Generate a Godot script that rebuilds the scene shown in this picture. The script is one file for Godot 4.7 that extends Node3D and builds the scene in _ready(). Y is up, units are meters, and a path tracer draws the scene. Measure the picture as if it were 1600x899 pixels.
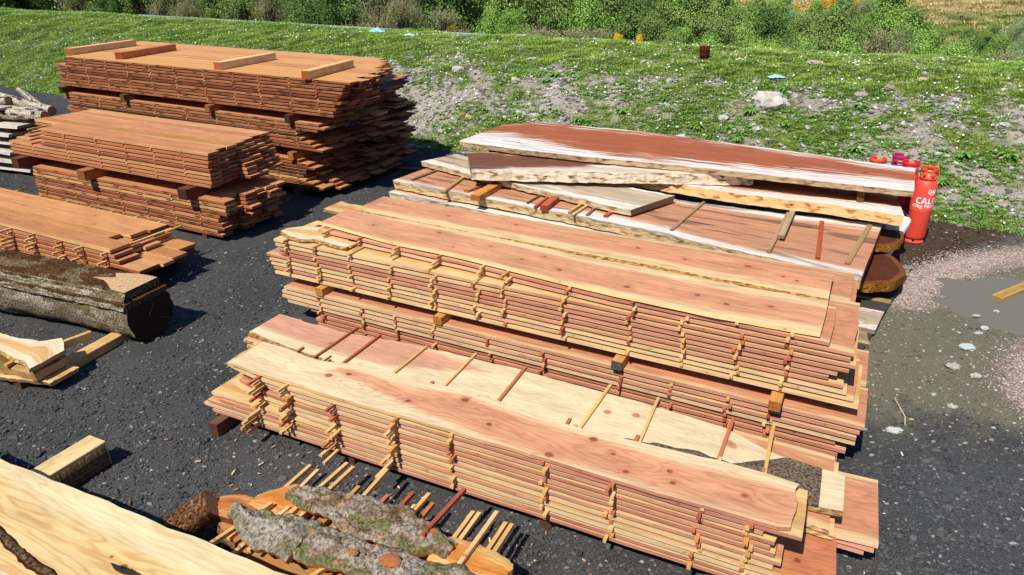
extends Node3D
# A sawmill yard seen from a low drone: stacks of sawn boards, slabs and logs on dark chippings, a grassy bank and scrub behind.

const EYE := Vector3(0, 4.2, 0)
const PITCH := 24.5
var M := {}
var T := {}
var rng := RandomNumberGenerator.new()
var taken := {}
var foot := []            # footprints of what stands on the yard: [frame, u0, u1, v0, v1]
var stick_meshes := {}
const ORD := ["top", "second", "third", "fourth", "fifth", "sixth", "seventh", "eighth", "ninth", "tenth", "eleventh", "twelfth", "thirteenth", "fourteenth", "fifteenth", "sixteenth"]

# ------------------------------------------------------------------ naming
func numbered(n: String) -> String:
	if not taken.has(n):
		taken[n] = 0
		return n
	taken[n] += 1
	return "%s_%03d" % [n, taken[n]]

func tag(o, label := "", category := "", group := "", kind := ""):
	if label: o.set_meta("label", label)
	if category: o.set_meta("category", category)
	if group: o.set_meta("group", group)
	if kind or label: o.set_meta("kind", kind if kind else "thing")
	return o

func put(o: Node3D, n: String, parent: Node = self):
	o.name = numbered(n) if parent == self else n
	parent.add_child(o, true)
	return o

func mesh_node(m: Mesh, n: String, parent: Node = self) -> MeshInstance3D:
	var o := MeshInstance3D.new()
	o.mesh = m
	put(o, n, parent)
	return o

# ------------------------------------------------------------------ frames: u along the boards, v away from the viewer, h up
func frame(x: float, z: float, deg: float) -> Transform3D:
	return Transform3D(Basis(Vector3.UP, -deg_to_rad(deg)), Vector3(x, 0, z))

func P(fr: Transform3D, u: float, v: float, h: float) -> Vector3:
	return fr * Vector3(u, h, -v)

# ------------------------------------------------------------------ textures
func nz(s: int, f := 1.0, oct := 3) -> FastNoiseLite:
	var n := FastNoiseLite.new()
	n.seed = s
	n.noise_type = FastNoiseLite.TYPE_SIMPLEX_SMOOTH
	n.frequency = f
	n.fractal_octaves = oct
	return n

func pl(a, x: float) -> float:       # piecewise linear through Vector2 points
	if not (a is Array): return float(a)
	if x <= a[0].x: return a[0].y
	for i in range(1, a.size()):
		if x <= a[i].x:
			var k: float = (x - a[i - 1].x) / maxf(a[i].x - a[i - 1].x, 1e-5)
			return lerpf(a[i - 1].y, a[i].y, k)
	return a[a.size() - 1].y

func c8(r: int, g: int, b: int) -> Color:
	return Color(r / 255.0, g / 255.0, b / 255.0)

func lin(r: int, g: int, b: int) -> Color:
	return c8(r, g, b).srgb_to_linear()

func wood_tex(w: int, h: int, o: Dictionary) -> ImageTexture:
	var s: int = o.seed
	var n1 := nz(s, 1.0, 3); var n2 := nz(s + 7, 1.0, 2); var n3 := nz(s + 13, 1.0, 1)
	var L: float = o.L; var W: float = o.W
	var heart: Color = o.heart; var sap: Color = o.sap; var dark: Color = o.get("dark", heart.darkened(0.35))
	var knots: Array = o.get("knots", [])
	var vc: float = o.get("vc", 0.5)
	var dens: float = o.get("dens", 45.0); var ramt: float = o.get("ring", 0.35)
	var soft: float = o.get("soft", 0.03); var rag: float = o.get("rag", 0.04)
	var blotch: float = o.get("blotch", 0.0); var mott: float = o.get("mottle", 0.12)
	var knotc: Color = o.get("knotc", c8(150, 78, 55))
	var boards: float = o.get("saw", 0.0)
	var cracks: Array = o.get("cracks", [])
	var sv := 34.0 if W < 0.8 else 12.0; var su := 1.1 if W < 0.8 else 0.5
	var data := PackedByteArray()
	data.resize(w * h * 3)
	var depth := PackedFloat32Array(); var mean := PackedFloat32Array(); var sfa := PackedFloat32Array(); var sba := PackedFloat32Array(); var saw := PackedFloat32Array()
	for x in w:
		var U0 := L * x / w
		depth.append(0.05 + 0.16 * absf(n2.get_noise_2d(U0 * 0.35, 3.3)) + 0.02 * n1.get_noise_2d(U0 * 2.0, 9.0))
		mean.append(0.12 * W * n2.get_noise_2d(U0 * 0.5, 40.0))
		sfa.append(pl(o.get("sf", 0.0), float(x) / w) * W)
		sba.append(pl(o.get("sb", 0.0), float(x) / w) * W)
		saw.append(n3.get_noise_2d(U0 * 60.0, 5.0))
	var at := 0
	for y in h:
		var V := W * (y + 0.5) / h
		for x in w:
			var U := L * (x + 0.5) / w
			var big := n1.get_noise_2d(U * 0.9, V * 5.0)
			var warp := big * 0.035
			var kn := 0.0; var halo := 0.0
			for k in knots:
				var du: float = (U - k.x) * 0.8
				if absf(du) > 0.3: continue
				var dv: float = V - k.y
				var r: float = k.z
				var d := sqrt(du * du + dv * dv)
				var e := exp(-d / (r * 2.2))
				warp += e * r * 1.6
				halo = maxf(halo, e)
				if d < r * 1.15: kn = maxf(kn, clampf((r * 1.15 - d) / (r * 0.35), 0, 1))
			var dc: float = V - vc * W + mean[x]
			var dist := sqrt(dc * dc + depth[x] * depth[x]) + warp
			var ring := pow(0.5 + 0.5 * sin(TAU * (dist * dens + 0.8 * big)), 3.0)
			var fine := n3.get_noise_2d(U * 5.0, V * 260.0)
			var streak := n2.get_noise_2d(U * su, V * sv)
			var edge := minf(W - V - sfa[x], V - sba[x]) + rag * streak + rag * 0.7 * big
			var m := smoothstep(-soft, soft, edge)
			var col := sap.lerp(heart, m)
			col = col.lerp(dark, clampf(ramt * ring * (0.45 + 0.55 * m) + mott * streak * 0.6 + halo * 0.5 * (0.4 + 0.6 * m), 0, 1))
			var g := 1.0 + 0.06 * fine + 0.09 * big - 0.05 * boards * saw[x]
			if blotch > 0.0:
				var bl := n2.get_noise_2d(U * su + 50.0, V * sv * 0.26)
				g *= 1.0 - blotch * smoothstep(0.15, 0.55, bl)
			col = Color(col.r * g, col.g * g, col.b * g)
			if kn > 0.0: col = col.lerp(knotc.darkened(0.3 * ring), kn * 0.7)
			for c in cracks:            # [u0, u1, v, width]
				if U > c[0] and U < c[1]:
					var cw: float = c[3] * sin(PI * (U - c[0]) / (c[1] - c[0]))
					if absf(V - c[2] - 0.02 * n1.get_noise_2d(U * 3.0, c[2] * 50.0)) < cw: col = col.darkened(0.75)
			data[at] = int(clampf(col.r, 0, 1) * 255); data[at + 1] = int(clampf(col.g, 0, 1) * 255); data[at + 2] = int(clampf(col.b, 0, 1) * 255)
			at += 3
	var im := Image.create_from_data(w, h, false, Image.FORMAT_RGB8, data)
	im.generate_mipmaps()
	return ImageTexture.create_from_image(im)

func noise_tex(s: int, f: float, ramp: Array, size := 512, oct := 4, kind := FastNoiseLite.TYPE_SIMPLEX_SMOOTH, normal := false, bump := 4.0) -> NoiseTexture2D:
	var t := NoiseTexture2D.new()
	t.width = size; t.height = size; t.seamless = true
	var n := nz(s, f, oct)
	n.noise_type = kind
	t.noise = n
	if normal:
		t.as_normal_map = true
		t.bump_strength = bump
	elif ramp.size():
		var g := Gradient.new()
		var off := PackedFloat32Array(); var cols := PackedColorArray()
		for i in ramp.size():
			off.append(ramp[i][0]); cols.append(ramp[i][1])
		g.offsets = off; g.colors = cols
		t.color_ramp = g
	return t

func std(tex, rough := 0.75, o := {}) -> StandardMaterial3D:
	var m := StandardMaterial3D.new()
	if tex is Color: m.albedo_color = tex
	elif tex: m.albedo_texture = tex
	m.roughness = rough
	m.vertex_color_use_as_albedo = o.get("vc", true)
	m.metallic_specular = o.get("spec", 0.35)
	if o.has("tri"):
		m.uv1_triplanar = true
		m.uv1_world_triplanar = o.get("world", false)
		m.uv1_scale = Vector3.ONE * float(o.tri) if not (o.tri is Vector3) else o.tri
	if o.has("nrm"):
		m.normal_enabled = true
		m.normal_texture = o.nrm
		m.normal_scale = o.get("ns", 1.0)
	return m

func make_materials():
	var pale := c8(238, 212, 160); var pink := c8(226, 162, 122); var orange := c8(212, 150, 98)
	# long showpiece boards with a drawing of their own
	T.hero = wood_tex(1024, 128, {seed = 11, L = 5.1, W = 0.5, heart = c8(230, 168, 126), sap = c8(246, 222, 174), dark = c8(184, 108, 78), vc = 0.45, dens = 34.0, ring = 0.36, soft = 0.06,
		sf = [Vector2(0, 1), Vector2(0.2, 0.72), Vector2(0.3, 0.42), Vector2(0.42, 0.2), Vector2(0.6, 0.1), Vector2(1, 0.02)],
		sb = [Vector2(0, 1), Vector2(0.17, 0.6), Vector2(0.2, 0.2), Vector2(0.3, 0.24), Vector2(0.6, 0.16), Vector2(0.8, 0.26), Vector2(1, 0.24)],
		knots = [Vector3(1.16, 0.16, 0.022), Vector3(1.0, 0.24, 0.03), Vector3(2.35, 0.13, 0.028), Vector3(2.7, 0.3, 0.02), Vector3(3.55, 0.1, 0.03), Vector3(3.3, 0.44, 0.03), Vector3(3.75, 0.22, 0.016), Vector3(4.2, 0.25, 0.018), Vector3(4.25, 0.36, 0.018), Vector3(4.75, 0.3, 0.02), Vector3(1.9, 0.3, 0.02), Vector3(3.9, 0.38, 0.02)]})
	T.slab_pale = wood_tex(768, 96, {seed = 23, L = 6.1, W = 0.6, heart = c8(226, 168, 134), sap = c8(242, 222, 176), vc = 0.4, ring = 0.2, dens = 30.0, soft = 0.05,
		sf = [Vector2(0, 0.3), Vector2(0.3, 0.3), Vector2(0.45, 0.75), Vector2(0.55, 1), Vector2(1, 1)], sb = [Vector2(0, 0), Vector2(0.3, 0.0), Vector2(0.5, 0.3), Vector2(0.6, 1), Vector2(1, 1)],
		knots = [Vector3(1.0, 0.3, 0.03), Vector3(4.1, 0.25, 0.03), Vector3(4.35, 0.2, 0.03), Vector3(5.2, 0.2, 0.05)], knotc = c8(196, 120, 78)})
	T.top1 = wood_tex(1024, 112, {seed = 31, L = 6.1, W = 0.75, heart = c8(230, 168, 124), sap = c8(244, 212, 158), dark = c8(186, 104, 78), vc = 0.5, ring = 0.2, dens = 40.0, rag = 0.02, soft = 0.045, mottle = 0.32, blotch = 0.08,
		sf = [Vector2(0, 0.02), Vector2(0.5, 0.06), Vector2(1, 0.2)], sb = [Vector2(0, 0.0), Vector2(0.2, 0.16), Vector2(0.5, 0.2), Vector2(1, 0.24)],
		knots = [Vector3(0.7, 0.4, 0.02), Vector3(1.6, 0.2, 0.025), Vector3(2.0, 0.55, 0.016), Vector3(2.9, 0.45, 0.02), Vector3(3.4, 0.5, 0.026), Vector3(4.2, 0.55, 0.028), Vector3(4.9, 0.42, 0.024), Vector3(5.2, 0.48, 0.024), Vector3(5.6, 0.36, 0.02), Vector3(2.4, 0.3, 0.015), Vector3(3.1, 0.25, 0.015)]})
	T.top2 = wood_tex(1024, 96, {seed = 37, L = 6.1, W = 0.65, heart = c8(230, 166, 120), sap = c8(244, 210, 154), dark = c8(188, 104, 76), vc = 0.3, ring = 0.2, dens = 40.0, rag = 0.02, soft = 0.045, mottle = 0.32, blotch = 0.08,
		sf = [Vector2(0, 0.22), Vector2(0.4, 0.3), Vector2(1, 0.3)], sb = 0.0,
		knots = [Vector3(1.2, 0.3, 0.02), Vector3(2.2, 0.2, 0.02), Vector3(3.9, 0.22, 0.025), Vector3(5.2, 0.16, 0.03), Vector3(5.75, 0.34, 0.02), Vector3(5.6, 0.28, 0.02), Vector3(4.5, 0.3, 0.018)]})
	T.pink = wood_tex(768, 96, {seed = 41, L = 6.5, W = 0.5, heart = pink, sap = pale, vc = 0.5, ring = 0.25, dens = 40.0, sf = 0.08, sb = 0.08, mottle = 0.2,
		knots = [Vector3(0.8, 0.3, 0.025), Vector3(2.2, 0.2, 0.02), Vector3(3.6, 0.3, 0.03), Vector3(5.0, 0.15, 0.02), Vector3(5.9, 0.25, 0.03), Vector3(6.2, 0.33, 0.02)]})
	T.palew = wood_tex(512, 96, {seed = 43, L = 5.0, W = 0.5, heart = c8(236, 196, 140), sap = c8(242, 220, 172), vc = 0.5, ring = 0.2, dens = 32.0, sf = 0.2, sb = 0.25, knots = [Vector3(1.2, 0.25, 0.03), Vector3(3.2, 0.3, 0.03), Vector3(4.2, 0.2, 0.02)]})
	T.orange = []
	for k in 3:
		T.orange.append(wood_tex(512, 48, {seed = 51 + k, L = 8.0, W = 0.26, heart = [c8(224, 164, 108), c8(214, 152, 102), c8(230, 174, 122)][k], sap = c8(236, 198, 136), vc = [0.5, 0.9, 0.1][k], ring = 0.2, dens = 60.0, mottle = 0.35, sf = [0.0, [Vector2(0, 0), Vector2(0.5, 0.3), Vector2(1, 0)], 0.0][k], sb = [0.0, 0.0, [Vector2(0, 0.0), Vector2(0.6, 0.0), Vector2(1, 0.3)]][k], rag = 0.02, soft = 0.03,
			dark = c8(178, 104, 64), knots = [Vector3(1.5 + k, 0.1, 0.012), Vector3(4.4 + k * 0.5, 0.18, 0.014), Vector3(6.8, 0.06, 0.01)]}))
	# big slabs: dark red heart, bleached white sapwood
	T.big1 = wood_tex(768, 192, {seed = 61, L = 7.6, W = 1.9, heart = c8(182, 102, 62), sap = c8(244, 238, 228), dark = c8(140, 72, 44), vc = 0.5, ring = 0.12, dens = 14.0, rag = 0.36, soft = 0.16, mottle = 0.45,
		sf = [Vector2(0, 0.5), Vector2(0.1, 0.46), Vector2(0.25, 0.24), Vector2(0.4, 0.16), Vector2(0.6, 0.2), Vector2(1, 0.42)], sb = [Vector2(0, 0.02), Vector2(0.6, 0.05), Vector2(1, 0.2)],
		knots = [Vector3(5.8, 1.2, 0.03), Vector3(6.9, 0.9, 0.03)], cracks = [[3.3, 4.3, 0.1, 0.02], [0.6, 1.3, 1.5, 0.012], [4.6, 5.2, 0.25, 0.015]]})
	T.big2 = wood_tex(768, 192, {seed = 67, L = 7.8, W = 2.2, heart = c8(208, 150, 112), sap = c8(242, 236, 224), dark = c8(164, 104, 74), vc = 0.55, ring = 0.06, dens = 9.0, rag = 0.12, soft = 0.12, mottle = 0.2, blotch = 0.3,
		sf = [Vector2(0, 0.1), Vector2(0.35, 0.12), Vector2(0.5, 0.2), Vector2(0.65, 0.2), Vector2(0.75, 0.1), Vector2(1, 0.12)], sb = [Vector2(0, 0.0), Vector2(0.6, 0.1), Vector2(1, 0.16)],
		cracks = [[5.1, 5.75, 1.25, 0.03], [5.5, 6.2, 1.5, 0.014], [3.0, 3.6, 1.0, 0.012], [6.6, 7.2, 0.6, 0.02]]})
	T.big3 = wood_tex(512, 128, {seed = 71, L = 5.0, W = 0.9, heart = c8(128, 82, 62), sap = c8(226, 216, 198), dark = c8(84, 52, 40), vc = 0.4, ring = 0.16, dens = 14.0, rag = 0.1, soft = 0.08, mottle = 0.4,
		sf = [Vector2(0, 0.05), Vector2(0.4, 0.3), Vector2(0.6, 0.7), Vector2(1, 0.8)], sb = [Vector2(0, 0.05), Vector2(0.5, 0.2), Vector2(1, 0.5)], cracks = [[0.9, 1.3, 0.3, 0.012]]})
	T.fg = wood_tex(1024, 256, {seed = 83, L = 4.2, W = 0.95, heart = c8(240, 208, 146), sap = c8(244, 222, 172), dark = c8(200, 140, 72), vc = 0.35, ring = 0.42, dens = 22.0, rag = 0.05, soft = 0.06, sf = 0.2, sb = [Vector2(0, 0.1), Vector2(0.4, 0.25), Vector2(1, 0.3)], mottle = 0.25,
		knots = [Vector3(2.55, 0.38, 0.02), Vector3(2.42, 0.36, 0.01)], knotc = c8(120, 66, 34), cracks = [[2.45, 2.72, 0.4, 0.025]]})
	T.small_slab = wood_tex(256, 64, {seed = 89, L = 2.0, W = 0.5, heart = c8(226, 178, 116), sap = c8(244, 228, 190), dark = c8(206, 148, 90), vc = 0.5, ring = 0.1, dens = 9.0, sf = 0.3, sb = 0.3, rag = 0.12, soft = 0.06})
	T.weather = wood_tex(256, 64, {seed = 91, L = 4.5, W = 1.0, heart = c8(178, 160, 136), sap = c8(222, 214, 200), dark = c8(130, 108, 86), vc = 0.5, ring = 0.12, dens = 10.0, sf = 0.25, sb = 0.1, rag = 0.2, soft = 0.12, mottle = 0.4, blotch = 0.2})
	# narrow sawn faces: near-white patterns that a tint multiplies
	T.edge = wood_tex(512, 32, {seed = 97, L = 2.2, W = 0.045, heart = c8(240, 236, 232), sap = c8(252, 250, 246), dark = c8(206, 182, 166), vc = 0.5, ring = 0.18, dens = 160.0, sf = 0.3, sb = 0.1, rag = 0.02, soft = 0.02, mottle = 0.3,
		saw = 0.35, blotch = 0.1, knots = [Vector3(0.5, 0.02, 0.009)], knotc = c8(196, 140, 116)})
	T.edge_dark = wood_tex(512, 32, {seed = 103, L = 3.1, W = 0.045, heart = c8(236, 228, 222), sap = c8(250, 246, 240), dark = c8(150, 120, 104), vc = 0.5, ring = 0.3, dens = 260.0, sf = 0.0, sb = 0.0, rag = 0.02, soft = 0.02, mottle = 0.7,
		saw = 0.6, blotch = 0.6})
	T.timber = wood_tex(256, 64, {seed = 107, L = 2.0, W = 0.25, heart = c8(244, 240, 236), sap = c8(252, 250, 246), dark = c8(190, 170, 152), vc = 0.7, ring = 0.22, dens = 60.0, sf = 0.2, sb = 0.1, rag = 0.03, soft = 0.03, mottle = 0.3, blotch = 0.08})
	T.paleb = noise_tex(18, 0.02, [[0.0, c8(70, 54, 42)], [0.2, c8(120, 92, 68)], [0.3, c8(204, 180, 148)], [0.38, c8(238, 226, 206)], [0.75, c8(250, 244, 232)], [1.0, c8(255, 252, 246)]], 512, 5)
	T.lichen = noise_tex(19, 0.02, [[0.0, c8(96, 88, 80)], [0.35, c8(170, 162, 150)], [0.5, c8(222, 216, 206)], [0.62, c8(244, 240, 234)], [1.0, c8(255, 254, 252)]], 512, 5)
	T.end = noise_tex(5, 0.03, [[0.0, c8(170, 140, 116)], [0.45, c8(226, 206, 186)], [1.0, c8(252, 244, 232)]], 256, 4)
	T.grain_n = noise_tex(6, 0.02, [], 512, 4, FastNoiseLite.TYPE_SIMPLEX_SMOOTH, true, 3.0)
	T.bark = noise_tex(8, 0.025, [[0.0, c8(70, 58, 48)], [0.38, c8(140, 126, 108)], [0.55, c8(196, 184, 164)], [0.8, c8(240, 236, 226)], [1.0, c8(255, 254, 250)]], 512, 5)
	T.bark_n = noise_tex(9, 0.03, [], 512, 5, FastNoiseLite.TYPE_SIMPLEX_SMOOTH, true, 10.0)
	T.scuff = noise_tex(27, 0.03, [[0.0, c8(190, 170, 160)], [0.33, c8(236, 226, 220)], [0.5, c8(255, 255, 255)], [0.72, c8(244, 238, 234)], [1.0, c8(216, 200, 190)]], 512, 5)
	T.soil = noise_tex(12, 0.06, [[0.0, c8(120, 118, 116)], [0.4, c8(196, 194, 190)], [0.6, c8(226, 224, 220)], [1.0, c8(255, 255, 255)]], 1024, 5)
	T.soil_n = noise_tex(14, 0.09, [], 1024, 4, FastNoiseLite.TYPE_CELLULAR, true, 8.0)
	for k in ["hero", "slab_pale", "top1", "top2", "pink", "palew", "big1", "big2", "big3", "fg", "small_slab", "weather"]:
		M[k] = std(T[k], 0.7)
		M[k].texture_repeat = false
	for k in 3: M["orange%d" % k] = std(T.orange[k], 0.7)
	M.edge = std(T.edge, 0.8)
	M.edge_dark = std(T.edge_dark, 0.8)
	M.end = std(T.end, 0.85, {tri = 4.0})
	M.bark = std(T.bark, 0.95, {tri = 2.2, nrm = T.bark_n, ns = 1.2, spec = 0.1})
	M.bark_edge = std(T.bark, 0.9, {tri = Vector3(0.9, 5.0, 5.0), nrm = T.bark_n, ns = 1.0, spec = 0.15})
	for k in ["hero", "slab_pale", "top1", "top2", "pink", "palew", "big1", "big2", "big3", "fg", "small_slab", "orange0", "orange1", "orange2", "end"]: M[k].albedo_color = Color(0.86, 0.85, 0.84)
	for k in ["edge", "edge_dark"]: M[k].albedo_color = Color(0.91, 0.9, 0.9)
	M.timber = std(T.timber, 0.8)
	M.timber.albedo_color = Color(0.9, 0.9, 0.9)
	M.pale_bark = std(T.paleb, 0.9, {tri = Vector3(0.3, 0.9, 0.9), nrm = T.bark_n, ns = 0.7, spec = 0.15})
	M.lichen = std(T.lichen, 0.95, {tri = 2.6, nrm = T.bark_n, ns = 1.3, spec = 0.1})
	M.soil = std(T.soil, 0.95, {tri = 0.9, world = true, nrm = T.soil_n, ns = 1.2, spec = 0.12})
	M.stone = std(T.soil, 0.85, {tri = 2.5, spec = 0.2})
	M.plain = std(Color.WHITE, 0.8)
	M.leaf = std(Color.WHITE, 0.7, {spec = 0.2})
	M.leaf.backlight = Color(0.35, 0.4, 0.2)
	M.leaf.cull_mode = BaseMaterial3D.CULL_DISABLED

# ------------------------------------------------------------------ mesh tools
func tri(st: SurfaceTool, a: Vector3, b: Vector3, c: Vector3, out: Vector3, ua := Vector2.ZERO, ub := Vector2.ZERO, uc := Vector2.ZERO):
	if (c - a).cross(b - a).dot(out) < 0.0:      # front faces run clockwise
		var t := b; b = c; c = t
		var q := ub; ub = uc; uc = q
	st.set_uv(ua); st.add_vertex(a)
	st.set_uv(ub); st.add_vertex(b)
	st.set_uv(uc); st.add_vertex(c)

func quad(st: SurfaceTool, a: Vector3, b: Vector3, c: Vector3, d: Vector3, out: Vector3, ua := Vector2.ZERO, ub := Vector2(1, 0), uc := Vector2(1, 1), ud := Vector2(0, 1)):
	tri(st, a, b, c, out, ua, ub, uc)
	tri(st, a, c, d, out, ua, uc, ud)

func new_st(col := Color.WHITE, smooth := -1) -> SurfaceTool:
	var st := SurfaceTool.new()
	st.begin(Mesh.PRIMITIVE_TRIANGLES)
	st.set_smooth_group(smooth)
	st.set_color(col)
	return st

func commit(list: Array) -> ArrayMesh:     # [[SurfaceTool, material], ...]
	var m := ArrayMesh.new()
	for p in list:
		p[0].generate_normals()
		p[0].commit(m)
		m.surface_set_material(m.get_surface_count() - 1, p[1])
	return m

func box_into(st: SurfaceTool, x: Transform3D, size: Vector3, ch := 0.0):
	# a box with its 8 corners pulled in slightly (chamfered ends along its length x)
	var s := size / 2
	var pts := []
	for sx in [-1, 1]:
		for q in [Vector2(-1, -1), Vector2(1, -1), Vector2(1, 1), Vector2(-1, 1)]:
			pts.append(x * Vector3(sx * s.x, q.x * s.y, q.y * s.z))
	var c := x.origin
	var L := size.x
	for k in 4:
		var a: Vector3 = pts[k]; var b: Vector3 = pts[(k + 1) % 4]; var d: Vector3 = pts[k + 4]; var e: Vector3 = pts[(k + 1) % 4 + 4]
		var o := (a + b + d + e) / 4 - c
		var vv := 0.25 * k
		quad(st, a, b, e, d, o, Vector2(0, vv), Vector2(0, vv + 0.22), Vector2(L / 2.2, vv + 0.22), Vector2(L / 2.2, vv))
	quad(st, pts[0], pts[1], pts[2], pts[3], pts[0] + pts[2] - 2 * c, Vector2(0, 0), Vector2(0.03, 0), Vector2(0.03, 0.9), Vector2(0, 0.9))
	quad(st, pts[4], pts[5], pts[6], pts[7], pts[4] + pts[6] - 2 * c, Vector2(0, 0), Vector2(0.03, 0), Vector2(0.03, 0.9), Vector2(0, 0.9))

# A sawn board. vf / vb: where its front and back edges run (a number or Vector2(u, v) points). Mesh with three surfaces: sawn face, edges, ends.
func board_mesh(u0: float, u1: float, vf, vb, t: float, mats: Array, tint: Color, etint: Color, o := {}) -> ArrayMesh:
	var n: int = o.get("n", 10); var m: int = o.get("m", 1)
	var wav: float = o.get("wav", 0.004); var slant: float = o.get("slant", 0.0); var bslant: float = o.get("bslant", slant)
	var bow: float = o.get("bow", 0.0); var sk: float = o.get("sk", 0.0); var jag: float = o.get("jag", 0.0); var jag0: float = o.get("jag0", 0.0)
	var uo: float = o.get("uo", 0.0); var us: float = o.get("us", 1.0)
	var flip: bool = o.get("flip", false)
	var nn := nz(int(o.get("seed", rng.randi() % 9999)), 1.0, 3)
	var wf: float = o.get("wf", 1.3)
	var eo: float = o.get("seed", 1) * 0.37
	var uc := (u0 + u1) / 2
	var vcen: float = o.vcen
	var st := new_st(tint, 1 if bow > 0.01 else -1); var se := new_st(etint); var sn := new_st(o.get("endtint", etint))
	var et2: Color = o.get("et2", etint)
	var top := []; var bot := []
	for i in n + 1:
		var k := float(i) / n
		var u := lerpf(u0, u1, k)
		var f: float = pl(vf, u) + wav * nn.get_noise_2d(u * wf * 2.0, 1.0) * 2.0
		var b: float = pl(vb, u) + wav * nn.get_noise_2d(u * wf * 2.0, 77.0) * 2.0
		var rt := []; var rb := []
		for j in m + 1:
			var q := float(j) / m
			var v := lerpf(f, b, q)
			var uu := u - uc + sk * (v - vcen)
			if i == n and jag > 0.0: uu -= jag * absf(nn.get_noise_2d(q * 4.0, 200.0)) * 2.0
			if i == 0 and jag0 > 0.0: uu += jag0 * absf(nn.get_noise_2d(q * 4.0, 300.0)) * 2.0
			var y := bow * nn.get_noise_2d(u * 0.6, 500.0 + q * 0.6)
			rt.append(Vector3(uu, t + y, -(v - vcen)))
			var vs := v - (slant if j == 0 else 0.0) + (bslant if j == m else 0.0)
			rb.append(Vector3(uu, y, -(vs - vcen)))
		top.append(rt); bot.append(rb)
	for i in n:
		var a := float(i) / n; var b2 := float(i + 1) / n
		var ua := uo + us * a; var ub := uo + us * b2
		for j in m:
			var q0 := 1.0 - float(j) / m; var q1 := 1.0 - float(j + 1) / m
			if flip:
				q0 = 1.0 - q0; q1 = 1.0 - q1
			q0 = 0.01 + 0.98 * q0; q1 = 0.01 + 0.98 * q1
			quad(st, top[i][j], top[i + 1][j], top[i + 1][j + 1], top[i][j + 1], Vector3.UP, Vector2(ua, q0), Vector2(ub, q0), Vector2(ub, q1), Vector2(ua, q1))
			quad(st, bot[i][j], bot[i + 1][j], bot[i + 1][j + 1], bot[i][j + 1], Vector3.DOWN, Vector2(ua, q0), Vector2(ub, q0), Vector2(ub, q1), Vector2(ua, q1))
		var l0: float = (u0 + (u1 - u0) * a) / 2.2 + eo; var l1: float = (u0 + (u1 - u0) * b2) / 2.2 + eo
		if et2 != etint: se.set_color(etint.lerp(et2, smoothstep(-0.25, 0.25, a - 0.42 + 0.35 * nn.get_noise_2d(a * 3.0, 900.0))))
		quad(se, top[i][0], top[i + 1][0], bot[i + 1][0], bot[i][0], Vector3(0, 0, 1), Vector2(l0, 0.05), Vector2(l1, 0.05), Vector2(l1, 0.95), Vector2(l0, 0.95))
		quad(se, top[i][m], top[i + 1][m], bot[i + 1][m], bot[i][m], Vector3(0, 0, -1), Vector2(l0, 0.05), Vector2(l1, 0.05), Vector2(l1, 0.95), Vector2(l0, 0.95))
	for j in m:
		quad(sn, top[0][j], top[0][j + 1], bot[0][j + 1], bot[0][j], Vector3.LEFT)
		quad(sn, top[n][j], top[n][j + 1], bot[n][j + 1], bot[n][j], Vector3.RIGHT)
	return commit([[st, mats[0]], [se, mats[1]], [sn, mats[2]]])

func avg(a) -> float:
	if not (a is Array): return float(a)
	var s := 0.0
	for p in a: s += p.y
	return s / a.size()

func board(fr: Transform3D, nm: String, u0: float, u1: float, vf, vb, h: float, t: float, mats: Array, tint: Color, etint: Color, label: String, cat: String, grp: String, o := {}) -> MeshInstance3D:
	o.vcen = (avg(vf) + avg(vb)) / 2
	var me := board_mesh(u0, u1, vf, vb, t, mats, tint, etint, o)
	var b := mesh_node(me, nm)
	b.transform = Transform3D(fr.basis, P(fr, (u0 + u1) / 2, o.vcen, h))
	if o.has("rot"): b.transform.basis = fr.basis * Basis.from_euler(o.rot)
	return tag(b, label, cat, grp)

const STICK_TINTS := [[238, 200, 132], [232, 186, 112], [242, 210, 150], [206, 126, 84], [184, 98, 68], [222, 164, 92], [236, 196, 124]]
const STICK_WORDS := ["pale", "honey coloured", "cream", "reddish brown", "dark red", "ochre", "straw coloured"]

func stick_mesh(len: float, w: float, t: float, k: int) -> ArrayMesh:
	var q: float = snappedf(len, 0.04)
	var key := "%.2f %.3f %.3f %d" % [q, w, t, k]
	if not stick_meshes.has(key):
		var c: Array = STICK_TINTS[k]
		var st := new_st(lin(c[0], c[1], c[2]))
		box_into(st, Transform3D(), Vector3(q, t, w))
		stick_meshes[key] = commit([[st, M.edge]])
	return stick_meshes[key]

# a spacer stick lying across the boards from v0 to v1
func stick(fr: Transform3D, u: float, v0: float, v1: float, h: float, w: float, t: float, k: int, turn: float, label: String, grp: String) -> MeshInstance3D:
	var s := mesh_node(stick_mesh(absf(v1 - v0), w, t, k), "spacer_stick")
	s.transform = Transform3D(fr.basis * Basis(Vector3.UP, PI / 2 + turn), P(fr, u, (v0 + v1) / 2, h + t / 2))
	return tag(s, label, "stick", grp)

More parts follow.
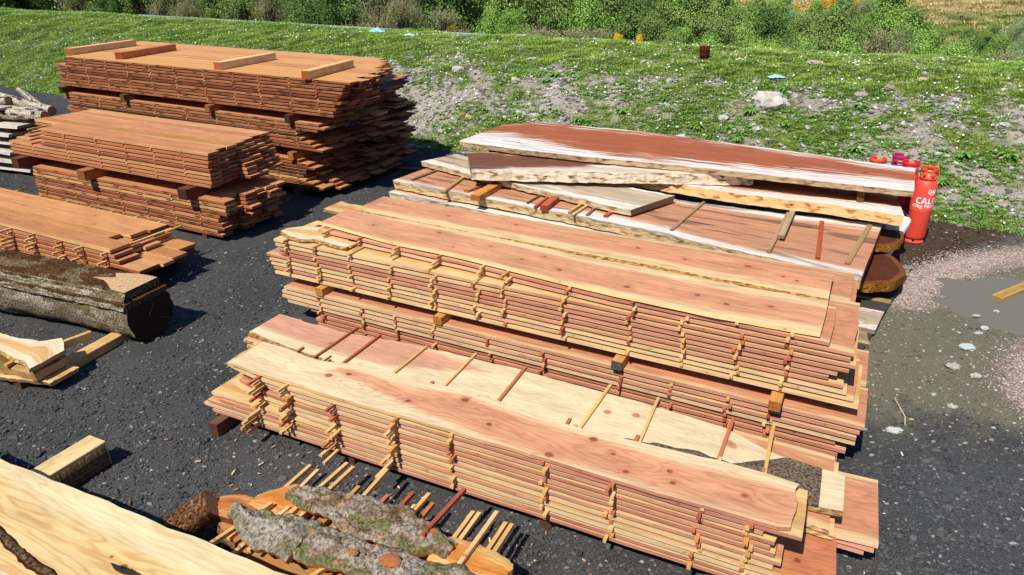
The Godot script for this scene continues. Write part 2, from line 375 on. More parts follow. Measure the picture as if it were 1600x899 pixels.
func beam(fr: Transform3D, nm: String, u: float, v0: float, v1: float, h: float, w: float, t: float, tint: Color, endt: Color, label: String, grp := "", turn := 0.0, cat := "beam"):
	var st := new_st(tint); var se := new_st(endt)
	var L := absf(v1 - v0)
	var r := 0.006
	var prof := [Vector2(-w / 2 + r, 0), Vector2(w / 2 - r, 0), Vector2(w / 2, r), Vector2(w / 2, t - r), Vector2(w / 2 - r, t), Vector2(-w / 2 + r, t), Vector2(-w / 2, t - r), Vector2(-w / 2, r)]
	var n := 4
	for i in 8:
		var a: Vector2 = prof[i]; var b: Vector2 = prof[(i + 1) % 8]
		var out := Vector3(0, (a.y + b.y) / 2 - t / 2, (a.x + b.x) / 2)
		for k in n:
			var x0 := -L / 2 + L * k / n; var x1 := -L / 2 + L * (k + 1) / n
			quad(st, Vector3(x0, a.y, a.x), Vector3(x1, a.y, a.x), Vector3(x1, b.y, b.x), Vector3(x0, b.y, b.x), out, Vector2(x0 / 2, i * 0.13), Vector2(x1 / 2, i * 0.13), Vector2(x1 / 2, i * 0.13 + 0.4), Vector2(x0 / 2, i * 0.13 + 0.4))
	for i in 6:
		for s in [-1, 1]:
			tri(se, Vector3(s * L / 2, prof[0].y, prof[0].x), Vector3(s * L / 2, prof[i + 1].y, prof[i + 1].x), Vector3(s * L / 2, prof[i + 2].y if i < 6 else 0.0, prof[i + 2].x), Vector3(s, 0, 0))
	var b := mesh_node(commit([[st, M.timber], [se, M.end]]), nm)
	b.transform = Transform3D(fr.basis * Basis(Vector3.UP, PI / 2 + turn), P(fr, u, (v0 + v1) / 2, h))
	return tag(b, label, cat, grp)

# ------------------------------------------------------------------ stacks of boards
const WOODS := {"pale": [[250, 236, 208], [246, 214, 166]], "pink": [[252, 242, 236], [226, 162, 134]], "red": [[244, 214, 196], [212, 142, 118]], "blush": [[252, 244, 238], [244, 202, 164]]}
const WOOD_WORDS := {"pale": "pale sapwood", "pink": "pink", "red": "dark red", "blush": "pinkish cream"}

func wood_pair(k: String) -> Array:
	var w = WOODS[k]
	var j := rng.randf_range(0.93, 1.0)
	return [lin(w[0][0], w[0][1], w[0][2]) * j, lin(w[1][0], w[1][1], w[1][2]) * j]

func face_of(k: String):
	return M.palew if k == "pale" else M.pink

func footprint(fr: Transform3D, u0: float, u1: float, v0: float, v1: float):
	foot.append([fr.affine_inverse(), u0, u1, v0, v1])

func stack_front():
	var fr := frame(0.2855, -4.39, 25.0)
	footprint(fr, -3.4, 2.0, 0.02, 1.4)
	var t := 0.0305; var gap := 0.022; var pitch := t + gap
	var kinds := ["pale", "pale", "blush", "pale", "red", "pale", "blush", "pale", "red", "pink", "blush", "pink"]
	var far := ["pink", "red", "pink", "red", "pink", "red", "pink", "pale", "pale", "pale", "red", "red"]
	var u0 := [-3.3, -3.42, -3.18, -3.05, -3.3, -3.42, -3.1, -3.58, -3.5, -3.66, -3.7, -3.62]
	var u1 := [1.77, 1.84, 1.62, 1.72, 1.66, 1.7, 1.74, 1.7, 2.1, 1.9, 2.04, 1.96]
	var grp := "sawn boards of the stack beside the bark slabs"
	# the long knotty top board
	var f := [Vector2(-3.3, 0.04), Vector2(-2.98, 0.02), Vector2(-2.52, 0.02), Vector2(-2.01, 0.0), Vector2(-1.38, 0.0), Vector2(-0.82, -0.01), Vector2(-0.08, -0.01), Vector2(0.59, -0.03), Vector2(1.22, -0.02), Vector2(1.65, -0.01), Vector2(1.77, 0.02)]
	var b := [Vector2(-3.3, 0.48), Vector2(-2.98, 0.49), Vector2(-2.61, 0.42), Vector2(-2.31, 0.5), Vector2(-1.88, 0.55), Vector2(-1.46, 0.53), Vector2(-0.96, 0.58), Vector2(-0.3, 0.48), Vector2(0.15, 0.47), Vector2(0.76, 0.5), Vector2(1.15, 0.52), Vector2(1.52, 0.52), Vector2(1.77, 0.5)]
	board(fr, "sawn_board", -3.3, 1.77, f, b, 0.7295, t, [M.hero, M.edge, M.end], Color.WHITE, lin(240, 208, 152), "long knotty top board, cream then pink, on the stack beside the bark slabs", "board", grp,
		{n = 50, m = 8, wav = 0.006, slant = 0.0, et2 = lin(214, 150, 120), seed = 3, jag = 0.03, bow = 0.012, endtint = lin(190, 140, 110)})
	for k in range(1, 12):
		var w := wood_pair(kinds[k])
		var h := 0.7295 - pitch * k
		var vf := rng.randf_range(-0.007, 0.007) - (0.008 if k > 7 else 0.0)
		var j: float = 0.07 if k in [2, 3, 4] else 0.02
		var bb := 0.5 + rng.randf_range(-0.03, 0.05)
		if k == 8: bb = 0.57
		var fv = [Vector2(u0[k], vf + 0.1), Vector2(u0[k] + 0.35, vf + 0.03), Vector2(u0[k] + 0.8, vf), Vector2(u1[k], vf)] if k < 7 else vf
		board(fr, "sawn_board", u0[k], u1[k], fv, bb, h, t, [face_of(kinds[k]), M.edge, M.end], w[0], w[1],
			"%s board, %s from the top, stack beside the bark slabs" % [WOOD_WORDS[kinds[k]], ORD[k]], "board", grp,
			{n = 26, m = 5 if j > 0.1 else 2, wav = 0.003, slant = 0.0, et2 = wood_pair(far[k])[1], seed = 20 + k, jag = j, jag0 = 0.04, sk = rng.randf_range(-0.03, 0.03), uo = 0.0, us = 1.0})
	# the second row behind it: live-edged slabs up to the sixth layer
	var sf := [Vector2(-3.92, 0.96), Vector2(-3.24, 0.85), Vector2(-2.41, 0.83), Vector2(-1.72, 0.74), Vector2(-1.2, 0.76), Vector2(-0.3, 0.77), Vector2(0.25, 0.74), Vector2(0.64, 0.8), Vector2(1.14, 0.78), Vector2(1.82, 0.62), Vector2(2.11, 0.66)]
	var sb := [Vector2(-4.04, 1.44), Vector2(-2.99, 1.39), Vector2(-2.22, 1.48), Vector2(-1.01, 1.49), Vector2(-0.11, 1.45), Vector2(0.58, 1.41), Vector2(1.1, 1.36), Vector2(1.56, 1.16), Vector2(2.11, 1.1)]
	var sg := "slabs of the low row with spacer sticks on top"
	var top := board(fr, "live_edge_slab", -3.98, 2.1, sf, sb, 0.7295 - 5 * pitch, t, [M.slab_pale, M.bark_edge, M.end], Color.WHITE, lin(196, 160, 112), "pale live edge slab with bark at its narrow end, spacer sticks lying across it", "slab", sg,
		{n = 60, m = 3, wav = 0.012, slant = 0.03, bslant = 0.02, seed = 5, endtint = lin(236, 206, 150), wf = 2.5})
	# bark left on the top of that slab, towards its narrow end
	var nb := nz(77, 1.0, 4)
	var stb := new_st(Color.WHITE, 1)
	var cu := (-3.98 + 2.1) / 2; var cv := (avg(sf) + avg(sb)) / 2
	var rows := []
	for i in 61:
		var u := lerpf(-0.1, 1.93, i / 60.0)
		var a := pl(sf, u) - 0.012
		var wd := lerpf(0.02, 0.14, clampf((u + 0.1) / 1.0, 0, 1)) + 0.05 * nb.get_noise_2d(u * 2.5, 0)
		if u > 1.25: wd = lerpf(wd, pl(sb, u) - a + 0.005, clampf((u - 1.25) / 0.4, 0, 1))
		var r := []
		for q in 7:
			var kq := q / 6.0
			r.append(Vector3(u - cu, t + 0.001 + 0.03 * sin(PI * clampf(kq * 0.9 + 0.1, 0, 1)) * (0.6 + 0.5 * nb.get_noise_2d(u * 6, kq * 2)) * (1.0 if q < 6 else 0.05), -(a + wd * kq - cv)))
		rows.append(r)
	for i in 60:
		for q in 6:
			var mid := 0.5 + 0.5 * nb.get_noise_2d(i * 0.08, q * 0.3)
			stb.set_color(lin(92, 80, 68).lerp(lin(150, 134, 118), mid))
			quad(stb, rows[i][q], rows[i + 1][q], rows[i + 1][q + 1], rows[i][q + 1], Vector3.UP)
	mesh_node(commit([[stb, M.lichen]]), "bark", top)
	for k in range(6, 12):
		var kk: String = ["blush", "pale", "pale", "blush", "pink", "pink"][k - 6]
		var w := wood_pair(kk)
		var ue: float = [2.02, 2.06, 2.0, 2.38, 2.36, 2.3][k - 6]
		var vf2 = 0.66 if k > 8 else [Vector2(-4, 0.86), Vector2(-1, 0.76), Vector2(1, 0.72), Vector2(1.7, 0.5), Vector2(2.1, 0.46)]
		board(fr, "live_edge_slab", -3.95 + rng.randf_range(-0.06, 0.1), ue, vf2, 1.45 + rng.randf_range(-0.04, 0.04), 0.7295 - k * pitch, t, [face_of(kk), M.bark_edge if k < 8 else M.edge, M.end], w[0], w[1],
			"%s slab, %s down, in the low row under the pale barky slab" % [WOOD_WORDS[kk], ORD[k - 5]], "slab", sg, {n = 20, m = 2, wav = 0.015, slant = 0.01, seed = 60 + k, uo = 0.0})
	# spacer sticks: nine columns
	var cols := [-2.93, -2.56, -2.02, -1.41, -0.87, -0.03, 0.51, 1.16, 1.5]
	var wid: float
	for c in cols.size():
		for k in 11:
			if rng.randf() < 0.05: continue
			var h := 0.7295 - gap - k * pitch - 0.0005
			var long := k >= 4
			var pr := rng.randf_range(0.015, 0.08)
			if c < 4: pr = rng.randf_range(0.03, 0.13) + (0.14 * rng.randf() * k / 8.0)
			if c == 0 and k > 6: pr += 0.06
			wid = rng.randf_range(0.024, 0.032)
			var ti: int = [0, 1, 2, 5, 6, 0, 1, 2, 6, 3, 3, 4][rng.randi() % 12]
			var u: float = cols[c] + rng.randf_range(-0.022, 0.022) - (k * 0.006 if c < 4 else 0.0)
			var back := 0.62
			if long: back = 1.5 + rng.randf_range(-0.04, 0.1)
			var lab := "%s spacer stick under the %s board, %s column, stack beside the bark slabs" % [STICK_WORDS[ti], ORD[k], ["first", "second", "third", "fourth", "fifth", "sixth", "seventh", "eighth", "last"][c]]
			stick(fr, u, -pr, back, h, wid, gap + 0.001, ti, rng.randf_range(-0.04, 0.04), lab, "spacer sticks of the stack beside the bark slabs")
	# bearers on the ground
	var bu := [-3.45, -2.0, -0.04, 1.3]
	for i in 4:
		beam(fr, "bearer_beam", bu[i], -0.16 if i == 0 else 0.06, 1.5, 0.0, 0.1, 0.147, lin(120, 84, 66), lin(110, 76, 60), "dark bearer on the ground under the stack beside the bark slabs, %s along" % ["first", "second", "third", "fourth"][i], "bearers under the stack beside the bark slabs")

func stack_mid():
	var fr := frame(3.11, -5.15, 26.6)
	footprint(fr, -6.8, 0.0, 0.03, 1.6)
	# lower pack
	var t := 0.0365; var gap := 0.024; var pitch := t + gap
	var kinds := ["blush", "pale", "blush", "pale", "red", "red", "red", "red"]
	var g1 := "boards of the lower middle pack"
	for k in 8:
		var w := wood_pair(kinds[k])
		var ue: float = [0.0, -0.02, -0.04, -0.03, -0.2, -0.1, -0.16, -0.15][k]
		var us: float = [-6.73, -6.78, -6.76, -6.7, -6.35, -6.2, -6.3, -6.25][k]
		board(fr, "sawn_board", us, ue, 0.0 + rng.randf_range(-0.01, 0.01) + (0.03 if k > 3 else 0.0), 0.7, 0.4635 - k * pitch, t, [face_of(kinds[k]), M.edge, M.end], w[0], w[1],
			"%s board, %s down, front row of the lower middle pack" % [WOOD_WORDS[kinds[k]], ORD[k]], "board", g1, {n = 24, m = 2, wav = 0.003, slant = 0.0, et2 = wood_pair("pale" if k == 3 else ("pink" if k < 3 else "red"))[1], seed = 100 + k, jag = 0.02, jag0 = 0.03})
		if k < 5:
			var kk: String = ["blush", "pink", "pale", "pink", "red"][k]
			var w2 := wood_pair(kk)
			board(fr, "sawn_board", -6.6, -0.02 - 0.05 * k, 0.78, 1.5, 0.4635 - k * pitch - 0.001, t, [face_of(kk), M.edge, M.end], w2[0], w2[1],
				"%s board, %s down, rear row of the lower middle pack" % [WOOD_WORDS[kk], ORD[k]], "board", g1, {n = 10, m = 2, seed = 120 + k})
	var cols := [-6.14, -5.5, -5.01, -4.5, -3.75, -3.1, -2.26, -1.74, -1.17, -0.8]
	for c in cols.size():
		for k in 7:
			if rng.randf() < 0.08: continue
			var ti: int = [0, 1, 2, 5, 6, 0, 1, 2, 6, 3, 3, 4][rng.randi() % 12]
			if rng.randf() < 0.5: ti = 3 + (ti % 2)
			stick(fr, cols[c] + rng.randf_range(-0.02, 0.02), -rng.randf_range(0.005, 0.05), 0.76 if k > 4 else 1.5, 0.4635 - gap - k * pitch - 0.0005, 0.03, gap + 0.001, ti, rng.randf_range(-0.03, 0.03),
				"%s spacer stick under the %s board, %s column of the lower middle pack" % [STICK_WORDS[ti], ORD[k], ORD[c] if c else "first"], "spacer sticks of the lower middle pack")
	for i in 4:
		beam(fr, "ground_skid", [-6.0, -4.2, -2.2, -0.9][i], 0.02, 1.55, 0.0, 0.1, 0.0345, lin(110, 80, 64), lin(96, 70, 56), "flat timber skid on the chippings, %s along, under the middle stack" % ["first", "second", "third", "fourth"][i], "skids under the middle stack")
	# bearers between the packs
	for i in 4:
		beam(fr, "bearer_beam", [-6.12, -4.41, -2.28, -0.76][i], [-0.02, -0.02, -0.06, -0.1][i], 1.55, 0.4995, 0.11, 0.1, lin(216, 158, 88), [lin(224, 170, 96), lin(210, 150, 84), lin(96, 112, 110), lin(200, 140, 76)][i],
			["square honey coloured bearer under the pale live edge offcut between the middle packs", "short ochre bearer block between the middle packs, second along", "square bearer with blue grey painted end between the middle packs", "deep ochre bearer with weathered edge, near the puddle end of middle packs"][i], "bearers between the middle packs")
	# upper pack
	t = 0.032; gap = 0.023; pitch = t + gap
	var g2 := "boards of the upper middle pack"
	var f := [Vector2(-6.36, 0.47), Vector2(-5.32, 0.31), Vector2(-4.25, 0.28), Vector2(-2.96, 0.14), Vector2(-2.23, 0.09), Vector2(-1.45, 0.07), Vector2(-0.49, 0.12)]
	var b := [Vector2(-6.52, 1.0), Vector2(-5.44, 1.0), Vector2(-4.34, 0.98), Vector2(-3.11, 0.88), Vector2(-2.03, 0.86), Vector2(-1.18, 0.83), Vector2(-0.51, 0.85)]
	board(fr, "sawn_board", -6.42, -0.49, f, b, 1.228, t, [M.top1, M.edge, M.end], Color.WHITE, lin(242, 208, 150), "long pink board with small knots and pale front edge, topping the middle stack", "board", g2, {n = 40, m = 3, wav = 0.004, slant = 0.012, seed = 7, jag = 0.015, bow = 0.01})
	f = [Vector2(-6.18, 1.07), Vector2(-4.85, 1.0), Vector2(-3.72, 0.99), Vector2(-2.78, 0.97), Vector2(-1.71, 0.94), Vector2(-1.07, 0.91), Vector2(-0.5, 0.9)]
	b = [Vector2(-6.26, 1.66), Vector2(-5.12, 1.72), Vector2(-3.42, 1.63), Vector2(-1.86, 1.58), Vector2(-1.16, 1.55), Vector2(-0.5, 1.55)]
	board(fr, "sawn_board", -6.22, -0.5, f, b, 1.2275, t, [M.top2, M.bark_edge, M.end], Color.WHITE, lin(214, 172, 112), "long pink board with cream live edge, rear of two topping the middle stack", "board", g2, {n = 50, m = 3, wav = 0.008, slant = 0.03, seed = 8, jag = 0.01, bow = 0.01})
	kinds = ["pink", "pink", "blush", "pale", "pale", "pink", "red", "pink", "pale", "pale", "pink", "pale"]
	for k in range(1, 12):
		var w := wood_pair(kinds[k])
		var us: float = [0, -6.38, -5.9, -6.85, -6.84, -6.82, -6.8, -7.02, -6.98, -6.95, -6.93, -6.9][k]
		var ue: float = [0, -0.41, -0.2, -0.2, -0.18, -0.22, -0.3, -0.36, -0.24, -0.2, -0.12, -0.08][k]
		var vf = 0.07 + rng.randf_range(-0.01, 0.012)
		if k <= 2: vf = [Vector2(-6.4, 0.36), Vector2(-4.2, 0.24), Vector2(-2.4, 0.1), Vector2(-0.2, 0.08)]
		var bb := 0.86
		if k == 2: bb = 1.2
		board(fr, "sawn_board", us, ue, vf, bb, 1.228 - k * pitch, t, [face_of(kinds[k]), M.edge, M.end], w[0], w[1],
			"%s board, %s down, front row of the upper middle pack" % [WOOD_WORDS[kinds[k]], ORD[k]], "board", g2, {n = 24, m = 4 if k in [2, 3] else 2, wav = 0.003, slant = 0.0, et2 = wood_pair("pale" if k > 8 else ("red" if k % 2 else "pink"))[1], seed = 140 + k, jag = 0.05 if k in [2, 3, 4] else 0.015, jag0 = 0.03})
	for k in range(2, 12):
		var kk: String = ["pink", "red", "blush", "pink"][k % 4]
		var w := wood_pair(kk)
		board(fr, "sawn_board", -6.5 + rng.randf_range(-0.1, 0.3), -0.27 + rng.randf_range(-0.06, 0.05), 1.22 if k == 2 else 0.94, 1.6 if k > 4 else 2.0, 1.2275 - k * pitch, t, [face_of(kk), M.edge, M.end], w[0], w[1],
			"%s board, %s down, rear row of the upper middle pack" % [WOOD_WORDS[kk], ORD[k]], "board", g2, {n = 10, m = 2, seed = 170 + k, jag = 0.03})
	board(fr, "sawn_board", -6.3, -0.6, 0.98, 1.6, 1.2275 - pitch, t, [M.pink, M.edge, M.end], lin(250, 236, 230), lin(226, 158, 126), "pink sawn board right beneath the rear of the two boards topping the middle stack", "board", g2, {n = 10, m = 2, seed = 190})
	# live-edged offcuts at the far end of the pack
	board(fr, "live_edge_offcut", -6.86, -5.75, [Vector2(-6.86, 0.22), Vector2(-6.62, 0.12), Vector2(-6.45, 0.1), Vector2(-6.25, 0.2), Vector2(-5.95, 0.14), Vector2(-5.75, 0.14)], [Vector2(-6.86, 0.34), Vector2(-6.7, 0.5), Vector2(-6.5, 0.56), Vector2(-6.2, 0.6), Vector2(-5.75, 0.6)], 1.228 - 2 * pitch, t, [M.small_slab, M.bark_edge, M.end], Color.WHITE, lin(214, 180, 130),
		"short cream live edge offcut with wavy barky front on the middle stack", "offcut", "", {n = 24, m = 2, wav = 0.012, slant = 0.02, seed = 21})
	board(fr, "live_edge_offcut", -6.75, -6.2, [Vector2(-6.75, 0.95), Vector2(-6.4, 0.86), Vector2(-6.2, 0.95)], [Vector2(-6.75, 1.3), Vector2(-6.5, 1.25), Vector2(-6.2, 1.22)], 1.222, 0.03, [M.small_slab, M.bark_edge, M.end], lin(240, 220, 190), lin(190, 150, 110),
		"small weathered offcut lying behind the far end of the top pink board", "offcut", "", {n = 12, m = 2, wav = 0.02, slant = 0.02, seed = 22})
	cols = [-6.64, -6.17, -5.66, -5.08, -4.5, -3.94, -3.61, -2.92, -2.2, -1.67, -1.16, -0.74]
	var cn := ["first", "second", "third", "fourth", "fifth", "sixth", "seventh", "eighth", "ninth", "tenth", "eleventh", "last"]
	for c in cols.size():
		for k in 11:
			if rng.randf() < 0.12 or (c == 0 and k < 2): continue
			var ti: int = [0, 1, 2, 5, 6, 0, 1, 2, 6, 3, 3, 4][rng.randi() % 12]
			var h := 1.228 - gap - k * pitch - 0.0005
			var pr := rng.randf_range(0.01, 0.06)
			var v0 := 0.07 - pr
			if k < 2: v0 = pl([Vector2(-6.4, 0.33), Vector2(-4.2, 0.2), Vector2(-2.4, 0.09), Vector2(-0.2, 0.07)], cols[c]) - pr - (0.12 * rng.randf() if c < 7 else 0.0)
			elif c < 5 and k > 6: v0 -= 0.05 * rng.randf()
			stick(fr, cols[c] + rng.randf_range(-0.025, 0.025), v0, 1.0 if k > 3 else 1.62, h, 0.03, gap + 0.001, ti, rng.randf_range(-0.05, 0.05),
				"%s spacer stick under the %s board, %s column of the upper middle pack" % [STICK_WORDS[ti], ORD[k], cn[c]], "spacer sticks of the upper middle pack")

# a pack of square-edged planks. d: top, t, gap, layers, rows [[vf, vb], ...], u0(layer,row), u1(layer,row), phrase, words
func plank_pack(fr: Transform3D, d: Dictionary):
	var t: float = d.t; var gap: float = d.gap; var pitch := t + gap
	var rows: Array = d.rows
	var inner: int = d.get("inner", 99)          # from this row on the hidden planks are one mass
	var sts := []; var mats := []
	var dark: float = d.get("dark", 0.0)
	for k in d.layers:
		var h: float = d.top - t - k * pitch
		for r in rows.size():
			if d.has("skip") and d.skip.call(k, r): continue
			var u0: float = d.u0.call(k, r); var u1: float = d.u1.call(k, r)
			var base: Array = [[196, 124, 84], [182, 108, 76], [208, 142, 98], [160, 96, 70], [218, 164, 116]][rng.randi() % 5] if dark < 0.5 else [[166, 98, 68], [132, 78, 56], [176, 110, 76], [86, 58, 50], [192, 134, 94]][rng.randi() % 5]
			var et := lin(base[0], base[1], base[2])
			var j := rng.randf_range(0.86, 1.0)
			var ft := lin(252, int(rng.randf_range(232, 250)), int(rng.randf_range(220, 244))) * j
			if rng.randf() < d.get("palechance", 0.08):
				et = lin(236, 190, 126)
			var face = M["orange%d" % (rng.randi() % 3)]
			var endc: Color = et
			if d.get("paletop", 0.0) > 0.0 and k == 0:
				ft = lin(255, 250, 244)
				if rng.randf() < d.paletop:
					face = M.palew; ft = lin(250, 214, 172)
			var word := "orange-brown"
			if d.has("blue") and d.blue.call(k, r):
				endc = lin(52, 104, 190); word = "blue-ended"
			var vj := rng.randf_range(-0.008, 0.008)
			var o := {n = 4, m = 1, wav = 0.002, seed = rng.randi() % 9999, uo = rng.randf() * 2.0, us = clampf((u1 - u0) / 8.0, 0.3, 1.0), endtint = endc, sk = rng.randf_range(-0.04, 0.04)}
			var vf: float = rows[r][0] + vj; var vb: float = rows[r][1] + vj - 0.004
			var em = M.edge_dark if dark > 0.3 else M.edge
			if r >= inner and k > 0:
				o.vcen = (vf + vb) / 2
				var me := board_mesh(u0, u1, vf, vb, t, [face, em, M.end], ft, et, o)
				for s in 3:
					if s >= sts.size():
						sts.append(new_st()); mats.append([M.orange0, em, M.end][s])
					sts[s].append_from(me, s, Transform3D(fr.basis, P(fr, (u0 + u1) / 2, o.vcen, h)))
				continue
			var lab := "%s plank, %s layer%s, %s" % [word, ORD[k], "" if rows.size() == 1 else ", " + (["front row", "second row", "third row", "fourth row", "fifth row", "sixth row", "seventh row", "eighth row"][r]), d.phrase]
			board(fr, "plank", u0, u1, vf, vb, h, t, [face, em, M.end], ft, et, lab, "plank", "planks of the " + d.phrase, o)
	if sts.size():
		var l := []
		for s in sts.size(): l.append([sts[s], mats[s]])
		var m := ArrayMesh.new()
		for p in l:
			p[0].commit(m)
			m.surface_set_material(m.get_surface_count() - 1, p[1])
		tag(mesh_node(m, "inner_planks"), "inner planks hidden behind the front row of the " + d.phrase, "planks", "", "stuff")
	# spacer sticks: short ends show in the gaps; one mass
	var ss := new_st()
	for c in d.cols:
		for k in d.layers - 1:
			var kk: int = [0, 3, 5, 3, 4, 0, 5][rng.randi() % 7]
			var cc: Array = STICK_TINTS[kk]
			ss.set_color(lin(cc[0], cc[1], cc[2]) * (0.85 - 0.2 * dark))
			var h: float = d.top - t - k * pitch - gap
			var v0: float = rows[0][0] - rng.randf_range(d.get("pr0", 0.0), d.get("pr", 0.02)); var v1: float = rows[rows.size() - 1][1]
			if d.get("indiv", false):
				var ti := [0, 1, 2, 6, 3, 0, 5][rng.randi() % 7] as int
				stick(fr, c + rng.randf_range(-0.03, 0.03), v0, v1, h - 0.0005, 0.034, gap + 0.001, ti, rng.randf_range(-0.05, 0.05), "%s spacer stick, %s plank, column %s of the %s" % [STICK_WORDS[ti], ORD[k], ["one", "two", "three", "four", "five", "six", "seven", "eight", "nine"][d.cols.find(c)], d.phrase], "spacer sticks of the " + d.phrase)
				continue
			var x := Transform3D(fr.basis * Basis(Vector3.UP, PI / 2), P(fr, c + rng.randf_range(-0.03, 0.03), (v0 + v1) / 2, h + gap / 2))
			box_into(ss, x, Vector3(v1 - v0, gap + 0.001, 0.035))
	if not d.get("indiv", false):
		tag(mesh_node(commit([[ss, M.edge]]), "spacer_stick_ends"), "small spacer stick ends in the " + d.phrase, "sticks", "", "stuff")

func split(v0: float, v1: float, n: int) -> Array:
	var r := []
	for i in n: r.append([lerpf(v0, v1, float(i) / n), lerpf(v0, v1, float(i + 1) / n)])
	return r

func stack_rear():
	var fr := frame(-3.37, -13.21, 28.4)
	footprint(fr, -8.3, -0.3, 0.0, 3.3)
	var t := 0.037; var gap := 0.025
	var jit := func(a): return rng.randf_range(-a, a)
	var row_end := [0.5, 0.62, 0.3, 0.4, 0.1, 0.2, -0.1]
	plank_pack(fr, {top = 2.3, t = t, gap = gap, layers = 11, rows = split(0, 1.78, 7), phrase = "upper pack of the tall rear stack", paletop = 0.45, dark = 0.6, palechance = 0.05, cols = [-7.85, -7.1, -6.4, -5.65, -4.9, -4.1, -3.25, -2.42, -1.72, -0.92, -0.25],
		u0 = func(k, r): return (-7.85 - 0.14 * r if k < 3 else -8.25) + jit.call(0.05), u1 = func(k, r): return row_end[r] - 0.045 * k + jit.call(0.06)})
	plank_pack(fr, {top = 2.3, t = t, gap = gap, layers = 3, rows = split(1.8, 3.2, 5), phrase = "top back of the tall rear stack", paletop = 0.6, dark = 0.3, palechance = 0.3, cols = [-7, -4, -1.4],
		u0 = func(k, r): return -8.9 - 0.16 * r + jit.call(0.05), u1 = func(k, r): return [-0.35, -0.4, -0.65, -0.8, -1.1][r] + 0.05 * k + jit.call(0.06)})
	var e2 := [-0.3, -0.25, -0.34, -0.8, -0.85, -0.75, -0.5, -0.4, -0.36]
	plank_pack(fr, {top = 1.48, t = t, gap = gap, layers = 9, rows = split(0, 1.7, 5), inner = 1, phrase = "second pack of the tall rear stack", dark = 0.6, cols = [-7.7, -6.9, -6.0, -5.0, -4.0, -3.1, -2.2, -1.4, -0.9], blue = func(k, r): return k == 2 and r < 3,
		u0 = func(k, r): return -8.2 + jit.call(0.1), u1 = func(k, r): return e2[k] + jit.call(0.1) + 0.06 * r})
	var e3 := [-0.9, -0.75, -0.7, -0.85, -0.8, -0.72, -0.95, -0.6, -0.45, -0.5]
	plank_pack(fr, {top = 0.73, t = t, gap = gap, layers = 10, rows = split(0, 1.7, 5), inner = 1, phrase = "bottom pack of the tall rear stack", dark = 0.5, cols = [-4.2, -3.3, -2.4, -1.5, -1.0],
		u0 = func(k, r): return -8.2 + jit.call(0.1), u1 = func(k, r): return e3[k] + jit.call(0.2) + 0.08 * r})
	plank_pack(fr, {top = 1.97, t = t, gap = gap, layers = 5, rows = split(1.8, 3.3, 5), phrase = "pack behind the tall rear stack", dark = 0.5, cols = [-6, -3, -1], blue = func(k, r): return k < 2 and r != 2,
		u0 = func(k, r): return -7.5 + jit.call(0.1), u1 = func(k, r): return -0.22 - 0.09 * r - 0.04 * k + jit.call(0.06)})
	plank_pack(fr, {top = 1.52, t = t, gap = gap, layers = 23, rows = split(1.8, 3.3, 4), inner = 0, phrase = "lower packs behind the tall rear stack", dark = 0.6, cols = [-6, -3, -1],
		u0 = func(k, r): return -7.5 + jit.call(0.1), u1 = func(k, r): return -0.45 - 0.05 * r + jit.call(0.25)})
	var nm := ["first", "second", "third", "fourth"]
	for i in 4:
		beam(fr, "bearer_beam", [-8.1, -5.87, -3.16, -0.97][i], -0.12, 3.2, 1.4795, 0.13, 0.137 if true else 0.1, [lin(110, 60, 44), lin(120, 92, 62), lin(190, 120, 70), lin(120, 64, 50)][i], [lin(60, 44, 38), lin(110, 96, 70), lin(180, 120, 66), lin(84, 56, 52)][i], "dark square bearer under the upper pack of the tall rear stack, %s along" % nm[i], "bearers of the tall rear stack")
		beam(fr, "bearer_beam", [-8.0, -5.5, -2.9, -1.05][i], -0.08, 3.2, 0.7295, 0.14, 0.15, lin(170, 110, 66), lin(214, 140, 60), "square bearer under the second pack of the tall rear stack, %s along" % nm[i], "bearers of the tall rear stack")
		beam(fr, "bearer_beam", [-7.9, -5.4, -3.0, -1.1][i], 0.0, 3.2, 0.0, 0.12, 0.128, lin(140, 96, 66), lin(160, 110, 70), "timber bearer on the chippings under the tall rear stack, %s along" % nm[i], "bearers of the tall rear stack")
	# four squared beams lying on the very top
	var bm := [[-8.0, 0.2, -8.6, 2.35, "pale weathered squared beam at the far end on top of the tall rear stack"], [-6.2, 0.2, -6.75, 2.1, "squared beam with a dark stained side on top of the tall rear stack"], [-2.87, 0.05, -3.2, 1.87, "straight pale squared beam crossing the middle of the tall rear stack"], [-0.42, -0.08, -0.84, 1.68, "squared beam with knotty side at the near corner of the tall rear stack"]]
	for i in 4:
		var p: Array = bm[i]
		var turn := -atan2(p[2] - p[0], p[3] - p[1])
		beam(fr, "squared_beam", (p[0] + p[2]) / 2, p[1], p[3], 2.3, 0.17, 0.15, [lin(250, 208, 146), lin(214, 140, 92), lin(252, 216, 158), lin(246, 200, 138)][i], [lin(200, 132, 80), lin(176, 90, 60), lin(206, 130, 80), lin(196, 118, 70)][i], p[4], "squared beams on top of the tall rear stack", turn)

